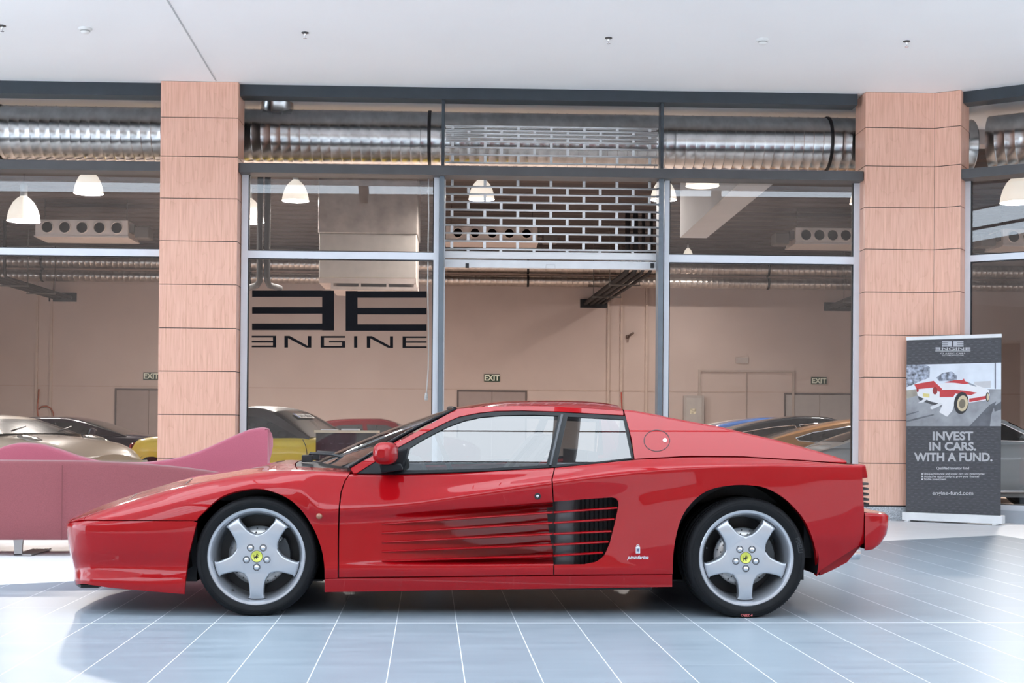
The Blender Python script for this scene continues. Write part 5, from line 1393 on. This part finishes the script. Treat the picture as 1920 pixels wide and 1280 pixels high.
def bei_extra(root, T, bf, wf, hw, dens, iws):
    for s in (-1, 1):
        m = MB(T); R = Matrix.Translation((1.35, s*0.56, bf(1.35)+0.018)) @ Matrix.Rotation(0.22, 4, 'Y'); m.lathe([(0.13, 0.0), (0.125, 0.012), (0.08, 0.03), (0, 0.036)], 24, R @ Matrix.Scale(1.5, 4, (1, 0, 0))); m.build('headlamp', mat('clear_lamp', (0.6, 0.56, 0.5), 0.15, metal=0.5, coat=1), root)
        m = MB(T); m.box(1.97, 2.06, s*0.62-0.12, s*0.62+0.12, 0.50, 0.56, 0.015); m.build('indicator', mat('clear_indicator', (0.7, 0.62, 0.5), 0.2), root)
    for y in (-0.5, 0.3):
        m = MB(T); x, z = dens[-1]; m.tube([Vector((x+0.02, y, z+0.04)), Vector((x-0.05, y+0.3, z+0.10))], 0.010, 6); m.build('wiper', M_BLACK, root)
BEIB = [(-0.5, 0.62), (-0.46, 0.76), (-0.3, 0.82), (0.0, 0.83), (0.17, 0.85), (0.25, 0.83), (0.36, 0.78), (0.45, 0.66), (0.5, 0.52)]
BEIR = [(-0.44, 0.82), (-0.36, 0.90), (-0.26, 0.98), (-0.16, 1.045), (-0.08, 1.08), (0.0, 1.085), (0.05, 1.07), (0.09, 1.035), (0.22, 0.88)]
coupe('parked_coupe', 'champagne sports car with flush headlamps, nose pointing right, nearest behind the sofa', spot(-28, 0, 17.3, 0), -0.50, M_BEI, win=[[(a, 0.80+(b-0.80)*0.80) for a, b in w_] for w_ in DEFWIN], belt=BEIB, roof=BEIR, L=4.3, chrome=False, extra=bei_extra)
def pur_extra(root, T, bf, wf, hw, dens, iws):
    for s in (-1, 1):
        m = MB(T); m.prism([(0.62, 0.86), (0.74, 0.86), (0.74, 0.94), (0.66, 0.97)], s*0.86, s*0.98, bev=0.02); m.build('door_mirror', M_PUR, root)
        m = MB(T); m.box(1.86, 2.02, s*0.6-0.14, s*0.6+0.14, 0.56, 0.64, 0.02); m.build('headlamp', mat('pale_lamp', (0.75, 0.75, 0.72), 0.15, coat=1.0), root)
coupe('parked_coupe', 'dark purple coupe behind the champagne sports car', spot(124, 0, 21.0, 0), -0.04, M_PUR, win=[[(a, 0.80+(b-0.80)*0.83) for a, b in w_] for w_ in DEFWIN], roof=[(-0.46, 0.79), (-0.36, 0.92), (-0.26, 1.01), (-0.16, 1.065), (-0.06, 1.09), (0.02, 1.09), (0.07, 1.065), (0.11, 1.03), (0.26, 0.84)], L=4.4, chrome=False, extra=pur_extra)
def yel_extra(root, T, bf, wf, hw, dens, iws):
    m = MB(T)
    for s in (-1, 1):
        m.tube([Vector((x, s*(wf(x)*0.99+0.001), z)) for x, z in ((0.86, 0.84), (0.90, 0.76), (0.93, 0.6), (0.92, 0.4))], 0.005, 6)
    m.build('door_seam', M_BLACK, root)
    x, z = dens[iws+1]; p0 = Vector(dens[iws]); p1 = Vector(dens[-1]); dv = (p1-p0).normalized(); nv = Vector((-dv.y, dv.x)); nv = nv if nv.y > 0 else -nv
    def wf_(a, b, d):
        q = p0+dv*(0.10+b)+nv*(0.058+d); return T @ Vector((q.x, a, q.y))
    m = MB(); m.prism([(-0.26, 0.0), (0.26, 0.0), (0.26, 0.11), (-0.26, 0.11)], 0, 0.004, fn=wf_); pl_ = m.build('number_plate', mat('plate_white', (0.82, 0.82, 0.8), 0.4), root)
    m = MB(); m.prism([(-0.26, 0.0), (-0.215, 0.0), (-0.215, 0.11), (-0.26, 0.11)], 0.0042, 0.006, fn=wf_); m.build('plate_band', mat('plate_blue', (0.03, 0.08, 0.40), 0.4), pl_)
    m = MB(); text_mesh(m, '5A1 8060', 0.105, lambda a, b, d: wf_(a+0.02, 0.095-b, d+0.0065), depth=0.001, bold=0.002, sx=0.95); m.build('plate_characters', M_BLACK, pl_)
    for s in (-1, 1):
        m = MB(T); m.lathe([(0.075, 0), (0.07, 0.03), (0, 0.04)], 20, Matrix.Translation((-1.72, s*0.62, 0.70)) @ Matrix.Rotation(-PI/2, 4, 'Y')); m.build('tail_lamp', mat('red_lamp', (0.5, 0.02, 0.02), 0.2, coat=1), root)
YB = [(-0.5, 0.60), (-0.48, 0.74), (-0.44, 0.82), (-0.3, 0.85), (0.0, 0.84), (0.2, 0.855), (0.33, 0.80), (0.44, 0.68), (0.5, 0.55)]
YW = [[(-0.14, 0.87), (-0.16, 0.95), (-0.11, 1.10), (-0.03, 1.14), (0.04, 1.12), (0.10, 1.04), (0.205, 0.87)]]
YR = [(-0.30, 0.82), (-0.26, 0.95), (-0.21, 1.08), (-0.15, 1.17), (-0.07, 1.215), (0.0, 1.23), (0.05, 1.21), (0.09, 1.17), (0.25, 0.86)]
coupe('parked_coupe', 'yellow sports car with a black roof and a plate in its windscreen, behind the sofa', spot(508, 0, 18.1, 0), -0.34, M_YLW, roof_m=M_SOFT, belt=YB, roof=YR, win=YW, L=3.6, chrome=False, extra=yel_extra)
coupe('parked_coupe', 'dark red car whose roof shows behind the black counter', spot(702, 0, 26.5, 0), 0.0, M_DRD, L=4.2, chrome=False, roof=[(-0.42, 0.82), (-0.34, 0.95), (-0.26, 1.05), (-0.18, 1.12), (-0.08, 1.145), (0.02, 1.15), (0.07, 1.12), (0.11, 1.07), (0.22, 0.84)], win=[[(-0.26, 0.86), (-0.22, 0.98), (-0.15, 1.05), (-0.05, 1.07), (-0.04, 0.86)], [(-0.02, 0.86), (-0.03, 1.07), (0.06, 1.06), (0.17, 0.87)]])
# ================================================================== sofa
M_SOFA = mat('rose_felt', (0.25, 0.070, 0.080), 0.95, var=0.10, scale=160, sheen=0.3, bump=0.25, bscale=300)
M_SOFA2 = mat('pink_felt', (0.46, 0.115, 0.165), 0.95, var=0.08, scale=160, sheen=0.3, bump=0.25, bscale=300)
YS = onfloor(36, 1042).y
sofa = thing('sofa', 'long rose-pink felt sofa with a wavy backrest beside the nose of the red car', 'sofa', Vector((at(150, 1040, YS).x, YS+0.3, 0)))
def smooth_poly(pts, n=6):
    fx = pchip(range(len(pts)), [p[0] for p in pts]); fy = pchip(range(len(pts)), [p[1] for p in pts])
    return [(fx(i/n), fy(i/n)) for i in range((len(pts)-1)*n+1)]
def slab(name, top, bottom_v, y0, thick, mtl, bow=0.0):
    tp = smooth_poly([(p.x, p.z) for p in [at(u, v, y0) for u, v in top]])
    zb = at(100, bottom_v, y0).z; rnd = 0.025
    m = MB(); rows = []
    xa_, xb_ = tp[0][0], tp[-1][0]
    prof = [(0, 0.0, 1), (0, 0.3, 1), (0, 0.7, 1), (0, 0.93, 1), (0.0, 1, 1)]
    for x, z in tp:
        f = (x-xa_)/(xb_-xa_); yo = y0+bow*(f**2)
        H_ = z-zb
        r = [Vector((x, yo+rnd, zb)), Vector((x, yo, zb+rnd)), Vector((x, yo, zb+H_*0.35)), Vector((x, yo, zb+H_*0.7)), Vector((x, yo, z-rnd)), Vector((x, yo+rnd*0.3, z-rnd*0.3)), Vector((x, yo+rnd, z)), Vector((x, yo+thick/2, z+0.006)), Vector((x, yo+thick-rnd, z)), Vector((x, yo+thick-rnd*.3, z-rnd*.3)), Vector((x, yo+thick, z-rnd)), Vector((x, yo+thick, zb+H_*0.4)), Vector((x, yo+thick, zb+rnd)), Vector((x, yo+thick-rnd, zb)), Vector((x, yo+rnd, zb))]
        rows.append(r)
    m.grid(rows, flip=False); m._add(rows[0][:-1], [tuple(range(14))]); m._add(rows[-1][:-1], [tuple(range(13, -1, -1))])
    bmesh.ops.recalc_face_normals(m.bm, faces=m.bm.faces[:])
    return m.build(name, mtl, sofa)
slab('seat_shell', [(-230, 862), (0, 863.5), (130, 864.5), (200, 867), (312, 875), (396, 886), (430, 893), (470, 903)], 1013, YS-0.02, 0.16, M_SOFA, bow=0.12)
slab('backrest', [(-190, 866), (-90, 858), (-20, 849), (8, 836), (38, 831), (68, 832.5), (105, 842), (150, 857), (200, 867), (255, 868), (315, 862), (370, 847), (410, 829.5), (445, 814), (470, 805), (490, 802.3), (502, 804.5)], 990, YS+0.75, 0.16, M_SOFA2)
# the turned right-hand edge of the backrest
e0 = at(502, 804.5, YS+0.75); m = MB(); rows = []
for (u, v, dy) in ((500, 803.8, 0.0), (505, 806, 0.03), (509.5, 812, 0.07), (512, 822, 0.10), (512, 836, 0.12), (508, 856, 0.12), (501, 880, 0.12), (492, 905, 0.12)):
    p = at(u, v, YS+0.75+dy); q = at(497-max(0, (v-822))*0.22, v, YS+0.752); rows.append([q, p, p+Vector((-0.03, 0.12, 0)), q+Vector((0, 0.16, 0))])
m.grid(rows); bmesh.ops.recalc_face_normals(m.bm, faces=m.bm.faces[:]); m.build('backrest_end', M_SOFA2, sofa)
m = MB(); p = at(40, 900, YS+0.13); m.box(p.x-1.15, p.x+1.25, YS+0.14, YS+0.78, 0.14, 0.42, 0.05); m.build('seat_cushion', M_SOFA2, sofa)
m = MB(); p0 = at(117, 866.5, YS-0.02); p1 = at(118, 1012, YS-0.02); m.box(p0.x-0.003, p0.x+0.003, YS-0.0215, YS-0.0185, p1.z, p0.z-0.02); m.build('upholstery_seam', mat('seam_dark', (0.185, 0.05, 0.058), 0.9), sofa)
for u in (36, 330):
    x = at(u, 1030, YS+0.05).x; x2 = at(u+10, 1013, YS+.05).x; h = at(36, 1012, YS+0.05).z; M_LEG = mat('steel_leg', (0.36, 0.35, 0.35), 0.35, metal=0.8, var=0.1)
    m = MB(); 
    rows = [[Vector((x-w_, YS+0.02, z)), Vector((x+w_, YS+0.02, z)), Vector((x+w_, YS+0.05, z)), Vector((x-w_, YS+0.05, z)), Vector((x-w_, YS+0.02, z))] for w_, z in ((0.030, 0.004), (0.028, h*0.4), (0.030, h*0.7), (0.038, h+0.02))]
    m.grid(rows, smooth=False); bmesh.ops.recalc_face_normals(m.bm, faces=m.bm.faces[:])
    m.box(x-0.03, x+0.10, YS+0.02, YS+0.55, 0.0, 0.012); m.build('leg', M_LEG, sofa)
# ================================================================== roll-up banner
BA = onfloor(1695.5, 976); BB = onfloor(1880, 984)
bd = (BB-BA); BW = bd.length; bang = math.atan2(bd.y, bd.x)
BM_ = Matrix.Translation(BA) @ Matrix.Rotation(bang, 4, 'Z'); BI = BM_.inverted(); BN = BM_.to_3x3() @ Vector((0, 1, 0))
def bp(u, v): q = BI @ onplane(u, v, BA, BN); return q.x, q.z
ban = thing('rollup_banner', 'dark grey roll-up advertising banner reading INVEST IN CARS in front of the right pillar', 'banner', BM_ @ Vector((BW/2, 0, 0)), bang)
def bq(x, y): return 1690+x/3.37, 610+y/3.37
M_BAN = mat('banner_grey', (0.060, 0.060, 0.068), 0.55, var=0.25, scale=22, stretch=(1, 1, 2.5))
z_top = (bp(1699, 633)[1]+bp(1877, 628)[1])/2; z_bot = 0.10
x0, x1 = 0.01, bp(1877, 800)[0]; x0 = bp(1699.3, 800)[0]
m = MB(BM_); m.box(x0, x1, -0.002, 0.002, z_bot, z_top); m.build('banner_sheet', M_BAN, ban)
m = MB(BM_); m.box(x0-0.004, x1+0.004, -0.012, 0.012, z_top-0.028, z_top+0.012, 0.004); m.build('top_rail', mat('banner_white', (0.78, 0.79, 0.80), 0.35), ban)
m = MB(BM_); m.box(x0-0.03, x1+0.025, -0.05, 0.10, 0.012, 0.10, 0.008); m.box(x0+0.02, x0+0.06, -0.12, 0.16, 0.0, 0.012); m.box(x1-0.06, x1-0.02, -0.12, 0.16, 0.0, 0.012); cs_ = m.build('base_cassette', MATS['banner_white'], ban)
m = MB(BM_); m.cyl((x0+(x1-x0)*0.5, 0.03, 0.1), (x0+(x1-x0)*0.5, 0.03, z_top), 0.012, 8); m.build('support_pole', M_ALU, ban)
def bpol(name, polys, mtl, lay, parent=ban, zoom=True):
    m = MB(BM_)
    for pl in polys:
        q = [bp(*(bq(x, y) if zoom else (x, y))) for x, y in pl]; m.prism(q, -0.0022-lay*0.0006, -0.0018)
    return m.build(name, mtl, parent)
def btext(txt, cx, base, wpx, hpx, mtl, name, bold=0.0, shear=0.0):
    cu = bpy.data.curves.new('t', 'FONT'); cu.body = txt; cu.size = 1.0; cu.align_x = 'CENTER'; cu.offset = bold; cu.shear = shear; cu.extrude = 0.0; cu.resolution_u = 3
    ob = bpy.data.objects.new('t', cu); COL.objects.link(ob); dg = bpy.context.evaluated_depsgraph_get(); me = bpy.data.meshes.new_from_object(ob.evaluated_get(dg))
    X = [v.co.x for v in me.vertices]; w_ = max(X)-min(X); mid = (max(X)+min(X))/2
    cap = 0.70
    m = MB(); P_ = []
    for v in me.vertices:
        u = cx+(v.co.x-mid)/w_*wpx; vv = base-v.co.y/cap*hpx; q = bp(u, vv); P_.append(BM_ @ Vector((q[0], -0.0040, q[1])))
    m._add(P_, [tuple(p.vertices) for p in me.polygons])
    bmesh.ops.solidify(m.bm, geom=m.bm.faces[:], thickness=0.001)
    bpy.data.objects.remove(ob); bpy.data.curves.remove(cu); bpy.data.meshes.remove(me)
    return m.build(name, mtl, ban)
M_PRT = mat('white_print', (0.80, 0.80, 0.82), 0.5); M_PRG = mat('silver_print', (0.50, 0.50, 0.54), 0.5)
btext('INVEST', 1787, 824.3, 76, 15.2, M_PRT, 'slogan_line', 0.036)
btext('IN CARS.', 1786.5, 843.8, 88, 15.2, M_PRT, 'slogan_line', 0.036)
btext('WITH A FUND.', 1787.5, 864, 147, 15.2, M_PRT, 'slogan_line', 0.036)
btext('Qualified investor fund', 1786.5, 879.6, 61.5, 4.8, M_PRT, 'small_print_line', 0.03)
for txt, w_, b_ in (('Unique historical and iconic cars and motorcycles', 113.5, 889.6), ('Attractive opportunity to grow your finances', 103.5, 894.6), ('Stable investment', 42, 899.8)):
    btext(txt, 1732.6+w_/2, b_, w_, 3.7, M_PRT, 'small_print_line', 0.03)
    bpol('bullet', [[(1729.3+1.6*math.cos(2*PI*i/12), b_-1.6+1.6*math.sin(2*PI*i/12)) for i in range(12)]], M_PRT, 3, zoom=False)
btext('engine-fund.com', 1786.8, 927.5, 76.5, 7.4, M_PRT, 'web_address', 0.02)
bpol('banner_letter', [rect(258, 296, 99, 109), rect(258, 296, 112, 121), rect(258, 296, 124, 134), rect(296, 320, 99, 134)], M_PRG, 3)
bpol('banner_letter', [rect(352, 393, 99, 109), rect(352, 393, 112, 121), rect(352, 393, 124, 134), rect(329, 352, 99, 134)], M_PRG, 3)
bpol('banner_letter', [rect(217, 240, 138, 142), rect(217, 240, 145, 149), rect(217, 240, 151, 156), rect(240, 247, 138, 156)], M_PRG, 3)
bpol('banner_letter', [rect(414, 436, 138, 142), rect(414, 436, 145, 149), rect(414, 436, 151, 156), rect(406, 414, 138, 156)], M_PRG, 3)
btext('NGIN', 1690+327/3.37, 610+156/3.37, 42, 5.2, M_PRT, 'banner_name', 0.02)
bpol('banner_rule', [rect(215, 437, 160, 162.5)], M_PRT, 3)
btext('CLASSIC CARS', 1690+326/3.37, 610+181/3.37, 47, 2.6, M_PRT, 'banner_name', 0.02)
btext('AUTOMOBILE FUND', 1690+326/3.37, 610+190/3.37, 41, 1.8, M_PRT, 'banner_name', 0.02)
# rows of faint dashes woven over the grey print
m = MB(BM_); random.seed(5)
for r in range(62):
    zz = z_bot+0.02+(z_top-z_bot-0.06)*r/62
    for c_ in range(13):
        xx = x0+0.02+(x1-x0-0.05)*(c_+(0.5 if r % 2 else 0))/13
        if xx+0.032 < x1-0.01: m.box(xx, xx+0.032, -0.00235, -0.0021, zz, zz+0.006)
pt_ = m.build('banner_dashes', mat('dash_print', (0.105, 0.105, 0.118), 0.55), ban)
# the printed photograph
pic = bpol('printed_photo', [[(33, 249), (631, 235), (631, 636), (33, 636)]], mat('print_sky', (0.72, 0.77, 0.84), 0.5, var=0.10, scale=4), 4)
def pp(name, polys, col, lay, rough=0.5, var=0.05, scale=8):
    for pl in polys: bpol('printed_'+name, [pl], mat('print_'+name, col, rough, var=var, scale=scale), lay, pic)
def ell(cx, cy, a, b, n=24, rot=0.0): return [(cx+a*math.cos(2*PI*i/n)*math.cos(rot)-b*math.sin(2*PI*i/n)*math.sin(rot), cy+a*math.cos(2*PI*i/n)*math.sin(rot)+b*math.sin(2*PI*i/n)*math.cos(rot)) for i in range(n)]
pp('track', [[(33, 425), (200, 400), (631, 402), (631, 636), (33, 636)]], (0.30, 0.31, 0.33), 5, var=0.35, scale=5)
pp('grass', [[(33, 410), (110, 400), (110, 440), (33, 462)]], (0.36, 0.33, 0.27), 6, var=0.2)
pp('trees', [[(33, 250), (60, 248), (150, 246), (182, 262), (178, 330), (120, 352), (60, 380), (33, 390)], [(222, 330), (260, 300), (320, 290), (352, 318), (350, 345), (240, 352)]], (0.30, 0.33, 0.40), 6, var=0.9, scale=26)
pp('house', [[(462, 355), (566, 350), (566, 395), (462, 395)]], (0.58, 0.58, 0.60), 6)
pp('post', [[(590, 236), (598, 236), (598, 400), (590, 400)]], (0.12, 0.13, 0.16), 6)
pp('tree_shadow', [[(33, 600), (200, 560), (210, 566), (33, 612)], [(33, 560), (110, 540), (110, 546), (33, 570)], [(430, 636), (560, 500), (600, 480), (570, 560), (560, 636)], [(585, 510), (631, 480), (631, 530), (590, 545)]], (0.12, 0.125, 0.14), 6, var=0.3)
pp('car_white', [[(95, 405), (130, 400), (205, 398), (240, 370), (330, 355), (395, 350), (470, 375), (552, 405), (560, 440), (552, 470), (430, 488), (345, 470), (322, 540), (290, 576), (240, 548), (262, 500), (180, 478), (105, 445)]], (0.80, 0.80, 0.82), 7, var=0.03)
pp('car_red', [[(82, 372), (205, 350), (235, 378), (260, 402), (240, 420), (205, 392), (110, 402), (98, 402)], [(243, 408), (330, 405), (420, 415), (480, 425), (440, 440), (342, 430), (330, 452), (243, 452)], [(272, 360), (340, 345), (385, 345), (396, 335), (402, 350), (430, 366), (400, 370), (330, 362)], [(430, 462), (480, 455), (555, 440), (552, 462), (480, 476), (430, 484)]], (0.55, 0.045, 0.05), 8, var=0.1)
pp('car_glass', [[(410, 352), (470, 378), (476, 388), (432, 374)], [(285, 352), (330, 345), (325, 352)]], (0.28, 0.31, 0.36), 8)
pp('car_dark', [[(105, 446), (180, 478), (262, 500), (250, 512), (180, 495), (112, 470)]], (0.06, 0.06, 0.065), 8)
pp('tyre', [ell(380, 490, 46, 70, 28, 0.12), ell(546, 452, 12, 30)], (0.02, 0.02, 0.022), 9)
pp('rim', [ell(388, 492, 34, 50, 28, 0.12), ell(548, 452, 8, 22)], (0.62, 0.52, 0.34), 10)
pp('rim_centre', [ell(386, 494, 20, 30, 24, 0.12)], (0.20, 0.17, 0.12), 11)
pp('tail_lamp', [ell(214, 412, 15, 24), ell(104, 408, 7, 14)], (0.30, 0.03, 0.03), 10)
pp('plate', [[(138, 428), (178, 432), (178, 455), (138, 450)]], (0.72, 0.62, 0.24), 10)
pp('exhaust', [[(185, 512), (250, 488), (262, 500), (196, 530), (185, 526)], [(104, 490), (150, 460), (160, 470), (140, 486)]], (0.72, 0.73, 0.75), 10)
# ================================================================== ceiling fittings
CZ = Vector((0, 0, CEIL))
def sprinkler(u, v, label):
    p = onplane(u, v, CZ, Vector((0, 0, 1))); root = thing('sprinkler', label, 'sprinkler', p-Vector((0, 0, 0.06)), 0, 'sprinkler heads'); M0 = Matrix.Translation(p) @ Matrix.Rotation(PI, 4, 'X')
    m = MB(); m.lathe([(0.034, -0.002), (0.036, 0.004), (0.026, 0.010), (0, 0.010)], 20, M0); m.build('escutcheon', mat('dark_bronze', (0.10, 0.10, 0.10), 0.3, metal=0.8), root)
    m = MB(); m.lathe([(0.010, 0.008), (0.010, 0.03), (0.004, 0.034), (0.004, 0.05), (0, 0.05)], 12, M0); m.build('nozzle', M_CHROME, root)
    m = MB(); m.lathe([(0.018, 0.055), (0.018, 0.057), (0, 0.057)], 16, M0); m.lathe([(0.004, 0.048), (0.004, 0.056)], 8, M0); m.build('deflector', M_CHROME, root)
def smoke(u, v, label):
    p = onplane(u, v, CZ, Vector((0, 0, 1))); root = thing('smoke_detector', label, 'smoke detector', p-Vector((0, 0, 0.06)), 0, 'smoke detectors'); M0 = Matrix.Translation(p) @ Matrix.Rotation(PI, 4, 'X')
    mm = mat('detector_white', (0.82, 0.82, 0.80), 0.5)
    m = MB(); m.lathe([(0.062, -0.002), (0.064, 0.010), (0.054, 0.020), (0.050, 0.022), (0, 0.022)], 28, M0); m.build('detector_base', mm, root)
    m = MB(); m.lathe([(0.046, 0.021), (0.046, 0.032), (0.036, 0.036), (0, 0.036)], 28, M0); m.build('sensing_chamber', mat('detector_grey', (0.42, 0.42, 0.40), 0.6), root)
    m = MB(); m.lathe([(0.044, 0.034), (0.036, 0.046), (0.016, 0.052), (0, 0.052)], 28, M0); m.build('detector_cap', mm, root)
sprinkler(4, 48, 'dark sprinkler head at the far left edge of the white ceiling')
sprinkler(572, 61, 'dark sprinkler head right of the ceiling joint, second from the left')
sprinkler(1141, 71, 'dark sprinkler head in the middle of the white ceiling, above the doorway')
sprinkler(1700, 77, 'dark sprinkler head above the right wood pillar')
smoke(160, 53, 'white smoke detector left of the ceiling joint')
smoke(1430, 74, 'white smoke detector above the right window')
